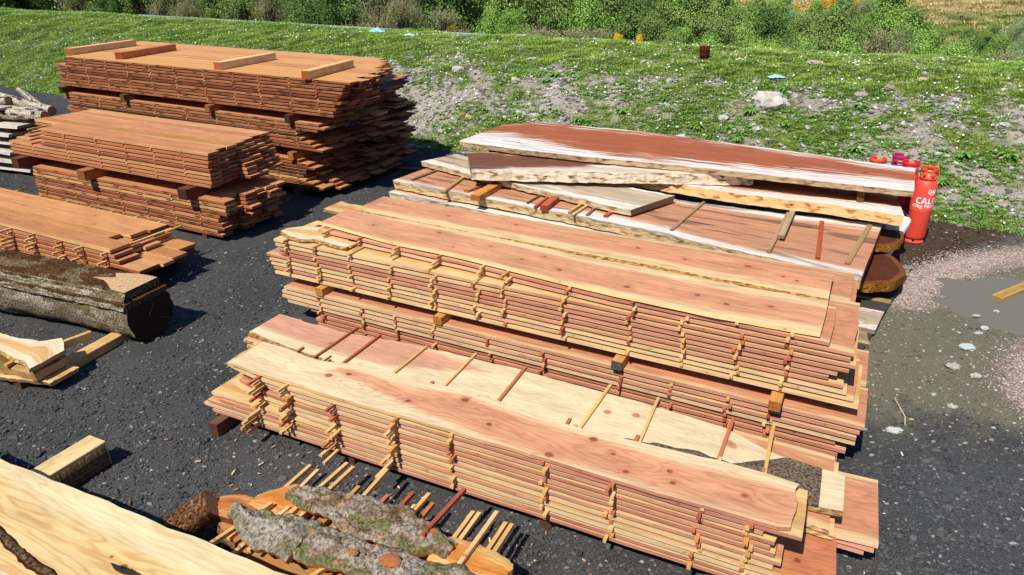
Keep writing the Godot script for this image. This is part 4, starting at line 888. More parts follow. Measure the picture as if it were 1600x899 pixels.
# ------------------------------------------------------------------ foreground slab
func foreground_slab():
	var fr := frame(-1.49, -3.39, 24.3)
	footprint(fr, -3.6, 0.8, -0.9, 0.0)
	board(fr, "cream_slab", -3.9, 0.9, [Vector2(-3.9, -0.98), Vector2(-2.4, -0.94), Vector2(0.9, -0.95)], [Vector2(-3.9, 0.03), Vector2(-2.8, 0.0), Vector2(-1.5, 0.012), Vector2(0.9, 0.0)], 0.545, 0.075, [M.fg, M.edge, M.end], Color.WHITE, lin(240, 210, 156), "big cream sawn slab with a bark pocket, nearest of all", "slab", "", {n = 40, m = 6, wav = 0.008, slant = 0.02, seed = 101, bow = 0.012})
	var top := get_node("cream_slab")
	# the long bark pocket: a raised dark lip
	var nn := nz(102, 1.0, 4)
	var st := new_st(Color.WHITE, 1)
	var uc := (-3.9 + 0.9) / 2; var vc := ((-0.98 - 0.94 - 0.95) / 3 + (0.03 + 0.012) / 4) / 2
	var rows := []
	for i in 41:
		var k := i / 40.0
		var u := lerpf(-2.35, -0.95, k)
		var v := lerpf(-0.44, -0.66, k) + 0.012 * nn.get_noise_2d(u * 4, 0) - 0.04 * sin(PI * k)
		var w := 0.012 + 0.034 * pow(sin(PI * clampf(k * 0.85 + 0.1, 0, 1)), 0.6) * (0.8 + 0.4 * nn.get_noise_2d(u * 9, 3))
		if k > 0.62: w *= lerpf(1.0, 0.25, (k - 0.62) / 0.38)
		var r := []
		for q in 6: r.append(Vector3(u - uc, 0.078 + 0.016 * sin(PI * q / 5.0) * (1 + nn.get_noise_2d(u * 14, q)), -(v - w + 2 * w * q / 5.0 - vc)))
		rows.append(r)
	for i in 40:
		for q in 5:
			st.set_color(lin(96, 54, 34) if q in [0, 4] else lin(150, 132, 112).lerp(lin(90, 66, 50), 0.5 + 0.5 * nn.get_noise_2d(i * 0.4, q)))
			quad(st, rows[i][q], rows[i + 1][q], rows[i + 1][q + 1], rows[i][q + 1], Vector3.UP)
	mesh_node(commit([[st, M.bark]]), "bark_pocket", top)
	board(fr, "cream_slab", -3.8, 0.8, -0.9, -0.03, 0.40, 0.075, [M.fg, M.bark_edge, M.end], lin(250, 240, 226), lin(220, 180, 120), "second cream slab hidden beneath the big cream slab", "slab", "", {n = 20, m = 2, wav = 0.02, seed = 103})
	board(fr, "cream_slab", -3.8, 0.7, -0.88, -0.06, 0.26, 0.075, [M.fg, M.bark_edge, M.end], lin(244, 230, 210), lin(200, 150, 96), "lowest cream slab of the pile nearest of all", "slab", "", {n = 20, m = 2, wav = 0.02, seed = 104})
	for i in 3:
		for k in 2:
			stick(fr, [-3.2, -1.6, 0.0][i], -0.86, -0.05, 0.335 + 0.14 * k - 0.0005, 0.06, 0.066, 5, 0.0, "thick packing stick under the %s cream slab, %s along" % [["second", "big"][k], ["first", "second", "third"][i]], "packing sticks of the cream slab pile")
	# bearers; one juts out on the yard side
	var p := Vector3(-3.8, 0, -5.32); var q2 := Vector3(-4.45, 0, -3.95)
	var bf := frame(p.x, p.z, 0.0)
	var b: MeshInstance3D = beam(bf, "jutting_beam", 0, 0, (q2 - p).length(), 0.0, 0.22, 0.2605, lin(236, 206, 150), lin(112, 86, 62), "thick squared bearer jutting out from beneath the big cream slab", "bearers under the cream slab pile")
	b.transform = Transform3D(Basis(Vector3.UP, -atan2((q2 - p).z, (q2 - p).x)), (p + q2) / 2)
	for sd in [-1, 1]:
		var sb2 := new_st(lin(136, 116, 92), 1)
		box_into(sb2, Transform3D(Basis(), Vector3(0, 0.12, sd * 0.112)), Vector3((q2 - p).length() - 0.02, 0.22, 0.012))
		mesh_node(commit([[sb2, M.bark]]), "bark_side", b)
	for i in 2:
		beam(fr, "bearer_beam", [-1.3, 0.3][i], -0.9, -0.1, 0.0, 0.2, 0.2605, lin(200, 160, 110), lin(160, 120, 84), "squared bearer beneath the cream slab pile, %s" % ["in its middle", "near its hidden end"][i], "bearers under the cream slab pile")

# ------------------------------------------------------------------ logs
func tube_mesh(len: float, r0: float, r1: float, s: int, cut: float, bark: Array, mat, endc: Color, rough := 0.04, seg := 28) -> ArrayMesh:
	# along x; cut: the top is sawn flat at this height above the axis (or large for none)
	var nn := nz(s, 1.0, 4)
	var n := int(maxf(10, len * 18))
	var st := new_st(Color.WHITE, 1); var se := new_st(endc); var sc := new_st(lin(214, 160, 104))
	var ring := []
	for i in n + 1:
		var k := float(i) / n
		var r := lerpf(r0, r1, k)
		var row := []
		for j in seg:
			var a := TAU * j / seg
			var rr := r * (1.0 + rough * 2.0 * nn.get_noise_2d(k * len * 1.5 + cos(a) * 2, sin(a) * 2) + rough * nn.get_noise_3d(k * len * 9, cos(a) * 5, sin(a) * 5))
			var p := Vector3(-len / 2 + len * k, sin(a) * rr, cos(a) * rr)
			if p.y > cut: p = Vector3(p.x, cut, p.z)
			p.y += 0.05 * r0 * sin(k * 3.0 + s); p.z += 0.25 * r0 * nn.get_noise_2d(k * len * 0.6, 70)
			row.append(p)
		ring.append(row)
	for i in n:
		for j in seg:
			var j2 := (j + 1) % seg
			var a := TAU * j / seg
			var c: Color = bark[0].lerp(bark[1], smoothstep(-0.25, 0.3, nn.get_noise_3d(i * 0.16, cos(a) * 1.6, sin(a) * 1.6)))
			if bark.size() > 2: c = c.lerp(bark[2], smoothstep(0.12, 0.3, nn.get_noise_3d(i * 0.11 + 40, cos(a) * 1.4, sin(a) * 1.4)))
			st.set_color(c)
			quad(st, ring[i][j], ring[i + 1][j], ring[i + 1][j2], ring[i][j2], Vector3(0, sin(a + 0.1), cos(a + 0.1)))
	for i in [0, n]:
		var c := Vector3.ZERO
		for p in ring[i]: c += p / seg
		for j in seg: tri(se, c, ring[i][j], ring[i][(j + 1) % seg], Vector3.LEFT if i == 0 else Vector3.RIGHT)
	return commit([[st, mat], [se, M.end]])

func big_log():
	var fr := frame(-4.42, -7.72, 21.0)
	footprint(fr, -3.6, 0.0, -0.28, 0.3)
	var o := mesh_node(tube_mesh(3.7, 0.36, 0.335, 201, 0.17, [lin(132, 118, 100), lin(172, 164, 148), lin(120, 114, 82)], M.lichen, lin(62, 50, 42), 0.05, 40), "mossy_log")
	o.transform = Transform3D(fr.basis, P(fr, -1.85, 0.0, 0.33))
	tag(o, "big mossy brown log with a dark cut end, boards sawn from its top", "log")
	var L := [lin(128, 112, 94), lin(176, 168, 150), lin(118, 112, 80)]
	bark_slab(fr, "log_slab", -3.7, 0.02, -0.33, 0.31, 0.512, 0.085, 0.004, 203, [lin(110, 84, 62), lin(126, 98, 72)], lin(112, 98, 76), "first slab sawn off the mossy log, lying in place on it", "", M.bark)
	var s = bark_slab(fr, "log_slab", -3.7, -0.03, [Vector2(-3.7, -0.3), Vector2(0, -0.28)], [Vector2(-3.7, 0.27), Vector2(0, 0.27)], 0.612, 0.08, 0.018, 204, [lin(104, 78, 58), lin(122, 92, 68), lin(150, 138, 114)], lin(128, 118, 96), "top slab of the mossy log with torn bark and a bare cream patch", "", M.bark)
	for nmk in ["log_slab", "log_slab_001"]: get_node(nmk).get("mesh").surface_set_material(1, M.bark)
	# bark flanks of the two slabs
	var nn := nz(208, 1.0, 4)
	for k in 2:
		var host := get_node(["log_slab", "log_slab_001"][k])
		var st := new_st(Color.WHITE, 1)
		var rows := []
		for i in 75:
			var u := -3.68 + 3.68 * i / 74.0
			var r := []
			for q in 6:
				var kq := q / 5.0
				r.append(P(fr, u, -0.345 + 0.03 * k + 0.05 * kq * (1 if k else 0.6) + 0.016 * nn.get_noise_2d(u * 6, q * 0.8 + 9 * k), 0.514 + 0.1 * k + (0.085 if k == 0 else 0.095) * kq))
			rows.append(r)
		for i in 74:
			for q in 5:
				st.set_color(L[0].lerp(L[1], smoothstep(-0.2, 0.3, nn.get_noise_2d(i * 0.12, q * 0.5 + 20 * k))).lerp(L[2], smoothstep(0.1, 0.35, nn.get_noise_2d(i * 0.07 + 80, q * 0.4))))
				quad(st, rows[i][q], rows[i + 1][q], rows[i + 1][q + 1], rows[i][q + 1], fr.basis * Vector3(0, 0, 1))
		var bk := mesh_node(commit([[st, M.lichen]]), "bark_flank", host)
		bk.transform = host.transform.affine_inverse()
	# bare wood patch at the near end of the top slab
	var st2 := new_st(lin(240, 216, 176))
	var uu := [-0.03, -0.2, -0.4, -0.62, -0.5, -0.78, -0.56, -0.44, -0.26, -0.03]
	var vv := [0.245, 0.25, 0.23, 0.16, 0.06, -0.04, -0.06, -0.12, -0.23, -0.25]
	var c0 := P(fr, -0.25, 0.0, 0.7195)
	for i in uu.size():
		var j := (i + 1) % uu.size()
		tri(st2, c0, P(fr, uu[i], vv[i], 0.7135 if i else 0.712), P(fr, uu[j], vv[j], 0.7135), Vector3.UP, Vector2(0.5, 0.5), Vector2(uu[i], vv[i] + 0.5), Vector2(uu[j], vv[j] + 0.5))
	var bp := mesh_node(commit([[st2, M.end]]), "bare_patch", s)
	bp.transform = s.transform.affine_inverse()
	# the cracks on the dark cut end
	for i in 2:
		var sk := new_st(lin(120, 100, 76))
		var e := [[-0.02, 0.32, 0.06, 0.44], [0.1, 0.16, 0.26, 0.24]][i] as Array
		box_into(sk, Transform3D(fr.basis * Basis(Vector3(1, 0, 0), [0.9, -0.5][i]), P(fr, 0.012, (e[0] + e[2]) / 2, (e[1] + e[3]) / 2)), Vector3(0.02, 0.01, 0.15))
		var cr := mesh_node(commit([[sk, M.edge]]), "split", o)
		cr.transform = o.transform.affine_inverse()
	# beams under and beside the log
	var bf := frame(-4.83, -7.25, 25.0)
	beam(bf, "bearer_beam", -0.12, -0.55, 0.5, 0.0, 0.17, 0.11, lin(226, 186, 120), lin(200, 160, 104), "squared honey beam running under the mossy log to the small slab pile", "", 0.1)
	beam(bf, "short_batten", -0.36, -0.22, 0.14, 0.105, 0.05, 0.1, lin(226, 190, 128), lin(200, 160, 104), "short pale batten standing on edge beside the honey beam", "", -0.2, "batten")
	# small pile of wavy slabs in front of the log
	var sf := frame(-4.84, -6.72, 20.0)
	footprint(sf, -1.5, 0.0, -0.4, 0.1)
	bark_slab(sf, "wavy_slab", -1.6, 0.02, [Vector2(-1.6, -0.42), Vector2(-0.5, -0.38), Vector2(0.02, -0.3)], 0.05, 0.1, 0.05, 0.004, 211, [lin(246, 226, 196), lin(252, 238, 210)], lin(206, 160, 104), "lowest wavy cream slab of the small pile before the log", "wavy slabs before the log")
	bark_slab(sf, "wavy_slab", -1.6, -0.1, [Vector2(-1.6, -0.42), Vector2(-0.5, -0.36), Vector2(-0.1, -0.36)], [Vector2(-1.6, 0.12), Vector2(-0.1, 0.06)], 0.175, 0.09, 0.02, 212, [lin(230, 190, 140), lin(200, 176, 136), lin(128, 126, 86)], lin(214, 170, 112), "thick middle slab with mossy bark rim in the small pile before the log", "wavy slabs before the log")
	board(sf, "wavy_slab", -1.7, -0.08, [Vector2(-1.7, -0.32), Vector2(-0.9, -0.2), Vector2(-0.5, -0.26), Vector2(-0.08, -0.38)], [Vector2(-1.7, 0.12), Vector2(-0.9, 0.05), Vector2(-0.5, 0.08), Vector2(-0.35, 0.22), Vector2(-0.08, 0.02)], 0.315, 0.045, [M.small_slab, M.bark_edge, M.end], Color.WHITE, lin(236, 206, 156), "wavy cream slab with a flared end topping the small pile before the log", "slab", "wavy slabs before the log", {n = 30, m = 3, wav = 0.015, slant = 0.015, seed = 213, bow = 0.02})
	for i in 2:
		stick(sf, [-0.95, -0.5][i], -0.38, 0.1, [0.151, 0.29][i] - 0.002, 0.05, 0.03, 5, 0.1, "ochre packing stick in the small slab pile before the log, %s" % ["lower", "upper"][i], "packing sticks before the log")
		beam(sf, "bearer_beam", [-1.2, -0.45][i], -0.34, 0.02, 0.0, 0.1, 0.101, lin(120, 90, 60), lin(110, 80, 56), "low bearer under the small slab pile before the log, %s" % ["far one", "near one"][i], "bearers before the log")

func birch_pile():
	var white := [lin(250, 248, 244), lin(206, 202, 196), lin(90, 86, 82)]
	var fr := frame(-9.75, -15.3, 20.0)
	footprint(fr, -5.0, 0.3, -0.6, 0.6)
	# pale boards under the logs
	for k in 6:
		board(fr, "pale_plank", -5.0, -0.5 + rng.randf_range(-0.4, 0.2), -0.5 + rng.randf_range(-0.1, 0.05), 0.45, 0.1 + 0.19 * k, 0.06, [M.weather, M.edge, M.end], lin(226, 224, 218), lin(208, 204, 194), "grey white plank under the birch logs, %s from the ground" % ["lowest", "second", "third", "fourth", "fifth", "highest"][k], "plank", "grey planks under the birch logs", {n = 10, m = 2, wav = 0.03, slant = 0.02, seed = 220 + k})
		for j in 2: beam(fr, "packing_block", [-4.5, -1.0][j], -0.45, 0.45, 0.16 + 0.19 * (k - 1) - 0.001 if k else 0.0, 0.16, 0.132 if k else 0.101, lin(110, 96, 80), lin(100, 84, 70), "packing block under the %s grey plank of the birch pile, %s" % [["lowest", "second", "third", "fourth", "fifth", "highest"][k], ["hidden end", "near end"][j]], "packing blocks of the birch pile")
	var lg := [[-1.9, -0.25, 1.15, 3.6, 0.13, 0.11, 0.03, 0.0, "thick birch log with peeling white bark in front on the pile"], [-2.3, 0.1, 1.15, 3.6, 0.12, 0.11, -0.03, 0.0, "birch log behind the thick peeling one"], [-1.5, 0.3, 1.32, 2.4, 0.11, 0.1, -0.12, -0.09, "birch log lying slantwise on top of the birch pile"], [-1.1, 0.42, 1.36, 1.7, 0.07, 0.05, -0.35, -0.2, "thin grey birch pole jutting up at the back of the birch pile"], [-2.9, -0.45, 1.15, 3.2, 0.08, 0.08, 0.05, 0.0, "thin birch log at the front of the birch pile"], [-2.6, 0.0, 1.36, 2.2, 0.11, 0.11, 0.1, 0.0, "birch log on top towards the hidden end of the birch pile"]]
	for i in lg.size():
		var p: Array = lg[i]
		var o := mesh_node(tube_mesh(p[3], p[4], p[5], 230 + i, 9.0, white, M.bark, lin(196, 168, 132), 0.05, 16), "birch_log")
		o.transform = Transform3D(fr.basis * Basis.from_euler(Vector3(0, p[6], p[7])), P(fr, p[0], p[1], p[2] + p[4]))
		tag(o, p[8], "log", "birch logs on the grey planks")
	board(fr, "white_plank", -5.0, -1.1, -0.42, -0.12, 1.39, 0.04, [M.weather, M.edge, M.end], lin(250, 250, 250), lin(226, 224, 218), "bleached white plank lying over the birch logs", "plank", "", {n = 10, m = 2, wav = 0.02, seed = 240})

# ------------------------------------------------------------------ gas cylinders
func lathe(st: SurfaceTool, prof: Array, seg := 40, a0 := 0.0, a1 := TAU):
	for i in prof.size() - 1:
		var p: Vector2 = prof[i]; var q: Vector2 = prof[i + 1]
		var nrm := Vector2(q.y - p.y, -(q.x - p.x))
		for j in seg:
			var a := lerpf(a0, a1, float(j) / seg); var b := lerpf(a0, a1, float(j + 1) / seg)
			var da := Vector3(sin(a), 0, cos(a)); var db := Vector3(sin(b), 0, cos(b))
			quad(st, da * p.x + Vector3.UP * p.y, db * p.x + Vector3.UP * p.y, db * q.x + Vector3.UP * q.y, da * q.x + Vector3.UP * q.y, (da + db) * nrm.x + Vector3.UP * nrm.y * 2)

func gas_cylinder(at: Vector3, turn: float, col: Color, collar_col: Color, label: String, lettered: bool):
	var o = put(Node3D.new(), "gas_cylinder")
	o.position = at
	o.rotation.y = turn
	tag(o, label, "gas cylinder", "gas cylinders behind the slab pile")
	var R := 0.172
	var paint := std(T.scuff, 0.5, {spec = 0.45, tri = 2.2})
	var st := new_st(col, 1)
	lathe(st, [Vector2(0.001, 0.045), Vector2(0.1, 0.045), Vector2(0.148, 0.06), Vector2(0.162, 0.09), Vector2(R, 0.12), Vector2(R, 0.54), Vector2(R + 0.0025, 0.55), Vector2(R + 0.0025, 0.575), Vector2(R, 0.585), Vector2(R, 0.94), Vector2(0.16, 0.99), Vector2(0.142, 1.035), Vector2(0.11, 1.065), Vector2(0.06, 1.082), Vector2(0.001, 1.085)], 48)
	mesh_node(commit([[st, paint]]), "body", o)
	var sf := new_st(col, 1)
	for k in 4:
		lathe(sf, [Vector2(0.14, 0.0), Vector2(0.152, 0.0), Vector2(0.152, 0.05), Vector2(0.14, 0.05)], 10, k * TAU / 4 + 0.12, (k + 1) * TAU / 4 - 0.12)
	lathe(sf, [Vector2(0.14, 0.0), Vector2(0.158, 0.0), Vector2(0.158, 0.022), Vector2(0.14, 0.022)], 40)
	mesh_node(commit([[sf, paint]]), "foot_ring", o)
	var sc := new_st(collar_col, 1)
	# collar: a low band, posts and a rolled top rim, open on one side
	lathe(sc, [Vector2(0.118, 1.05), Vector2(0.124, 1.05), Vector2(0.126, 1.12), Vector2(0.12, 1.12), Vector2(0.118, 1.05)], 40)
	lathe(sc, [Vector2(0.12, 1.18), Vector2(0.126, 1.18), Vector2(0.13, 1.2), Vector2(0.134, 1.245), Vector2(0.128, 1.255), Vector2(0.124, 1.24), Vector2(0.12, 1.18)], 36, 0.35, TAU - 0.35)
	for k in 5:
		var a := 0.35 + (TAU - 0.7) * k / 4.0
		lathe(sc, [Vector2(0.12, 1.1), Vector2(0.126, 1.1), Vector2(0.127, 1.19), Vector2(0.12, 1.19)], 4, a - 0.3 if k else a, a + 0.3 if k < 4 else a)
	mesh_node(commit([[sc, paint]]), "collar", o)
	var sv := new_st(lin(190, 160, 90), 1)
	lathe(sv, [Vector2(0.03, 1.08), Vector2(0.03, 1.12), Vector2(0.02, 1.13), Vector2(0.02, 1.17), Vector2(0.035, 1.18), Vector2(0.035, 1.2), Vector2(0.001, 1.205)], 16)
	mesh_node(commit([[sv, std(Color.WHITE, 0.4, {spec = 0.5})]]), "valve", o)
	if not lettered: return
	lettering(o, "CALOR", 0.735, 0.098, R + 0.004, 0.62)
	lettering(o, "47kg PROPANE", 0.645, 0.052, R + 0.004, 0.62)
	# flame emblem in a broken ring
	var sm := new_st(lin(240, 236, 234))
	var put_pt := func(x: float, y: float) -> Vector3: return Vector3(sin(0.62 + x / R) * (R + 0.004), 0.895 + y, cos(0.62 + x / R) * (R + 0.004))
	var out := Vector3(sin(0.62), 0, cos(0.62))
	for i in 30:
		var a := -2.4 + 4.8 * i / 30.0 - PI / 2; var b := -2.4 + 4.8 * (i + 1) / 30.0 - PI / 2
		quad(sm, put_pt.call(cos(a) * 0.058, sin(a) * 0.058), put_pt.call(cos(b) * 0.058, sin(b) * 0.058), put_pt.call(cos(b) * 0.047, sin(b) * 0.047), put_pt.call(cos(a) * 0.047, sin(a) * 0.047), out)
	for fl in [[-0.022, 0.03, 0.01], [0.004, 0.046, 0.012], [0.026, 0.03, 0.009]]:
		for i in 10:
			var k0 := i / 10.0; var k1 := (i + 1) / 10.0
			var w0: float = fl[2] * sin(PI * pow(k0, 0.7)); var w1: float = fl[2] * sin(PI * pow(k1, 0.7))
			var x0: float = fl[0] + 0.008 * sin(k0 * 4.0); var x1: float = fl[0] + 0.008 * sin(k1 * 4.0)
			var y0: float = -0.032 + (fl[1] + 0.032) * k0; var y1: float = -0.032 + (fl[1] + 0.032) * k1
			quad(sm, put_pt.call(x0 - w0, y0), put_pt.call(x0 + w0, y0), put_pt.call(x1 + w1, y1), put_pt.call(x1 - w1, y1), out)
	mesh_node(commit([[sm, std(Color.WHITE, 0.5)]]), "flame_emblem", o)

func lettering(o: Node3D, text: String, y: float, size: float, r: float, a0: float):
	var tm := TextMesh.new()
	tm.text = text
	var f := SystemFont.new()
	f.font_names = PackedStringArray(["Droid Sans"])
	f.font_weight = 700
	tm.font = f
	tm.font_size = 64
	tm.pixel_size = size / 46.0
	tm.depth = 0.0
	tm.curve_step = 1.0
	var arr := tm.get_mesh_arrays()
	var vs: PackedVector3Array = arr[Mesh.ARRAY_VERTEX]
	var ix = arr[Mesh.ARRAY_INDEX]
	var st := new_st(lin(240, 236, 234))
	var pt := func(p: Vector3) -> Vector3: return Vector3(sin(a0 + p.x / r) * r, y + p.y, cos(a0 + p.x / r) * r)
	var cnt: int = ix.size() if ix != null and ix.size() else vs.size()
	for i in range(0, cnt, 3):
		var a := vs[ix[i]] if ix != null and ix.size() else vs[i]
		var b := vs[ix[i + 1]] if ix != null and ix.size() else vs[i + 1]
		var c := vs[ix[i + 2]] if ix != null and ix.size() else vs[i + 2]
		if absf((b - a).cross(c - a).z) < 1e-9: continue
		tri(st, pt.call(a), pt.call(b), pt.call(c), Vector3(sin(a0), 0, cos(a0)))
	mesh_node(commit([[st, std(Color.WHITE, 0.5)]]), "lettering", o)

# ------------------------------------------------------------------ land
const BV := [-0.3, 0.0, 1.0, 2.0, 3.0, 4.2, 5.5, 7.0, 8.5, 10.0, 12.0, 14.0, 30.0, 45.0, 75.0, 110.0, 200.0, 400.0]
const BH := [-0.05, 0.0, 0.5, 1.0, 1.4, 1.68, 1.88, 2.0, 1.9, 1.4, 0.7, 0.0, -4.0, -5.5, -5.5, 0.0, 25.0, 60.0]
var BF: Transform3D
var lump := nz(301, 1.0, 4)
var patch := nz(302, 1.0, 3)

func bank(u: float, v: float) -> float:
	var i := 0
	while i < BV.size() - 2 and v > BV[i + 1]: i += 1
	var k := clampf((v - BV[i]) / (BV[i + 1] - BV[i]), 0, 1)
	var h := lerpf(BH[i], BH[i + 1], k)
	var amp := clampf(v * 0.5, 0, 1)
	if v > 20: amp = 4.0
	return h + amp * (0.12 * lump.get_noise_2d(u * 0.25, v * 0.3) + 0.05 * lump.get_noise_2d(u * 1.3, v * 1.3))

func bank_y(x: float, z: float) -> float:
	var l := BF.affine_inverse() * Vector3(x, 0, z)
	return bank(l.x, -l.z)

# how green the bank is at a place
func greenness(u: float, v: float) -> float:
	var g := 0.44 + 0.62 * patch.get_noise_2d(u * 0.28, v * 0.4) + 0.6 * patch.get_noise_2d(u * 1.1 + 30, v * 1.1) + 0.3 * lump.get_noise_2d(u * 3.0, v * 3.0)
	g += clampf((v - 3.1) / 1.4, 0, 1) * 0.42                      # turf along the top
	g += clampf((-u - 15.5) / 3.0, 0, 1) * 0.5                        # and towards the far end
	g += clampf((u + 9.0) / 4.0, 0, 1) * 0.12 + clampf((0.7 - v) / 0.5, 0, 1) * 0.35
	return clampf(g, 0, 1)

func sheet(xs: Array, ys: Array, pos: Callable, col: Callable, keep: Callable, mat) -> ArrayMesh:
	var vs := PackedVector3Array(); var cs := PackedColorArray(); var ix := PackedInt32Array(); var ns := PackedVector3Array(); var uv := PackedVector2Array()
	for y in ys:
		for x in xs:
			var p: Vector3 = pos.call(x, y)
			vs.append(p); cs.append(col.call(x, y, p)); uv.append(Vector2(p.x, p.z))
	ns.resize(vs.size()); ns.fill(Vector3.ZERO)
	var w := xs.size()
	for j in ys.size() - 1:
		for i in w - 1:
			if not keep.call((xs[i] + xs[i + 1]) / 2, (ys[j] + ys[j + 1]) / 2): continue
			var a := j * w + i; var b := a + 1; var c := a + w; var d := c + 1
			var n := (vs[c] - vs[a]).cross(vs[b] - vs[a])
			if n.y > 0: ix.append_array(PackedInt32Array([a, b, c, b, d, c]))
			else: ix.append_array(PackedInt32Array([a, c, b, b, c, d]))
			if n.y < 0: n = -n
			for q in [a, b, c, d]: ns[q] += n
	for i in ns.size(): ns[i] = ns[i].normalized() if ns[i].length() > 1e-9 else Vector3.UP
	var arr := []; arr.resize(Mesh.ARRAY_MAX)
	arr[Mesh.ARRAY_VERTEX] = vs; arr[Mesh.ARRAY_NORMAL] = ns; arr[Mesh.ARRAY_COLOR] = cs; arr[Mesh.ARRAY_TEX_UV] = uv; arr[Mesh.ARRAY_INDEX] = ix
	var m := ArrayMesh.new()
	m.add_surface_from_arrays(Mesh.PRIMITIVE_TRIANGLES, arr)
	m.surface_set_material(0, mat)
	return m

func steps(a: float, b: float, s: float) -> Array:
	var r := []
	var n := int(round((b - a) / s))
	for i in n + 1: r.append(a + (b - a) * i / n)
	return r

func puddle_depth(x: float, z: float) -> float:
	var p := Vector2((x - 7.0) / 1.15, (z + 8.75) / 0.95)
	p = p.rotated(0.5)
	return 1.0 - p.length() + 0.28 * patch.get_noise_2d(x * 1.3, z * 1.3 + 9)

func near_line(x: float, z: float, pts: Array) -> float:
	var d := 99.0
	for i in pts.size() - 1:
		d = minf(d, Vector2(x, z).distance_to(Geometry2D.get_closest_point_to_segment(Vector2(x, z), pts[i], pts[i + 1])))
	return d

const PINK_BAND := [Vector2(5.3, -8.75), Vector2(6.3, -9.65), Vector2(7.3, -10.25), Vector2(9.0, -10.6)]
const PINK_BAND2 := [Vector2(6.4, -7.4), Vector2(5.7, -6.6), Vector2(5.6, -5.6), Vector2(5.2, -4.8)]

# what the yard is made of: weights of mud, pink chippings, dark earth
func yard(x: float, z: float) -> Vector3:
	var w := 0.35 * patch.get_noise_2d(x * 0.9, z * 0.9) + 0.2 * patch.get_noise_2d(x * 3.0, z * 3.0)
	var mud := smoothstep(0.0, 0.5, minf(minf(x - 3.3 + w, -5.75 - z + 0.25 * (x - 4.0) + w), 3.2))
	if z < -9.6 - 0.4 * (x - 5.0): mud *= 0.4
	var pinkd := minf(near_line(x, z, PINK_BAND), near_line(x, z, PINK_BAND2))
	var pk := smoothstep(0.42, 0.12, pinkd + 0.5 * w)
	var earth := smoothstep(0.0, 0.4, minf(x - 3.0, -9.3 - 0.62 * (x - 5.6) - z + w * 0.6))
	return Vector3(mud, pk, earth)

func land():
	BF = frame(8.0, -12.0, 30.0)
	var inv := BF.affine_inverse()
	var xs := [-80.0, -50.0, -30.0, -22.0] + steps(-18.0, 11.0, 0.14) + [14.0, 20.0, 35.0, 60.0, 90.0]
	var zs := [-60.0, -45.0, -36.0, -30.0] + steps(-27.0, -2.0, 0.14) + [0.0, 5.0, 15.0, 40.0, 80.0]
	var slate := lin(92, 92, 92)
	var g := sheet(xs, zs, func(x, z):
			var y := 0.035 * lump.get_noise_2d(x * 0.5, z * 0.5) * 0.5 + 0.016 * lump.get_noise_2d(x * 2.6, z * 2.6) - 0.008
			for f in foot: # the ground is level where things stand
				var q: Vector3 = f[0] * Vector3(x, 0, z)
				if q.x > f[1] - 0.4 and q.x < f[2] + 0.4 and -q.z > f[3] - 0.4 and -q.z < f[4] + 0.4: y = minf(y, -0.001) * 0.3
			var pd := puddle_depth(x, z)
			if pd > -0.4: y = lerpf(y, -0.05, smoothstep(-0.3, 0.4, pd))
			return Vector3(x, y, z),
		func(x, z, _p):
			var k := yard(x, z)
			var c := slate * (1.0 + 0.28 * patch.get_noise_2d(x * 0.7, z * 0.7) + 0.12 * lump.get_noise_2d(x * 4.0, z * 4.0))
			c = c.lerp(lin(138, 132, 112), k.x).lerp(lin(98, 82, 68), k.z).lerp(lin(186, 160, 150), k.y * 0.6)
			if z > -5.4 and x > 3.2: c = c.lerp(lin(88, 96, 104), 0.3)
			return c,
		func(x, z): return (inv * Vector3(x, 0, z)).z > -1.6, M.soil)
	tag(mesh_node(g, "ground"), "", "", "", "structure")
	var w := sheet(steps(5.4, 9.0, 0.12), steps(-10.4, -7.2, 0.12), func(x, z): return Vector3(x, -0.026, z), func(_x, _z, _p): return lin(112, 104, 86), func(x, z): return puddle_depth(x, z) > -0.28, std(Color.WHITE, 0.05, {spec = 0.36}))
	tag(mesh_node(w, "puddle_water"), "", "", "", "structure")
	# the bank: steep stony side, turf on top
	var em := sheet(steps(-62.0, 34.0, 0.22), steps(-0.3, 15.0, 0.17), func(u, v): return P(BF, u, v, bank(u, v)),
		func(u, v, _p):
			var k := greenness(u, v)
			var c := lin(198, 190, 176) * (0.85 + 0.3 * lump.get_noise_2d(u * 2.0, v * 2.0) + 0.2 * patch.get_noise_2d(u * 0.6, v * 0.6))
			return c.lerp(lin(128, 146, 74), smoothstep(0.3, 0.75, k)),
		func(_u, _v): return true, M.soil)
	tag(mesh_node(em, "embankment"), "", "", "", "structure")
	var hl := sheet(steps(-260.0, 260.0, 4.0), steps(15.0, 300.0, 3.0), func(u, v): return P(BF, u, v, bank(u, v)),
		func(u, v, _p):
			var far := smoothstep(88, 100, v + 14 * patch.get_noise_2d(u * 0.02, v * 0.02))
			var c := lin(116, 140, 70).lerp(lin(190, 172, 124), far)
			return c * (1.0 + 0.3 * lump.get_noise_2d(u * 0.12, v * 0.12)),
		func(_u, _v): return true, std(T.soil, 0.95, {tri = 0.08, world = true, spec = 0.1}))
	tag(mesh_node(hl, "hillside"), "", "", "", "structure")

func scatter(nm: String, m: Mesh, xf: Array, cols: Array, parent: Node = self) -> MultiMeshInstance3D:
	var mm := MultiMesh.new()
	mm.transform_format = MultiMesh.TRANSFORM_3D
	mm.use_colors = true
	mm.mesh = m
	mm.instance_count = xf.size()
	for i in xf.size():
		mm.set_instance_transform(i, xf[i])
		mm.set_instance_color(i, cols[i])
	var o := MultiMeshInstance3D.new()
	o.multimesh = mm
	put(o, nm, parent)
	return o

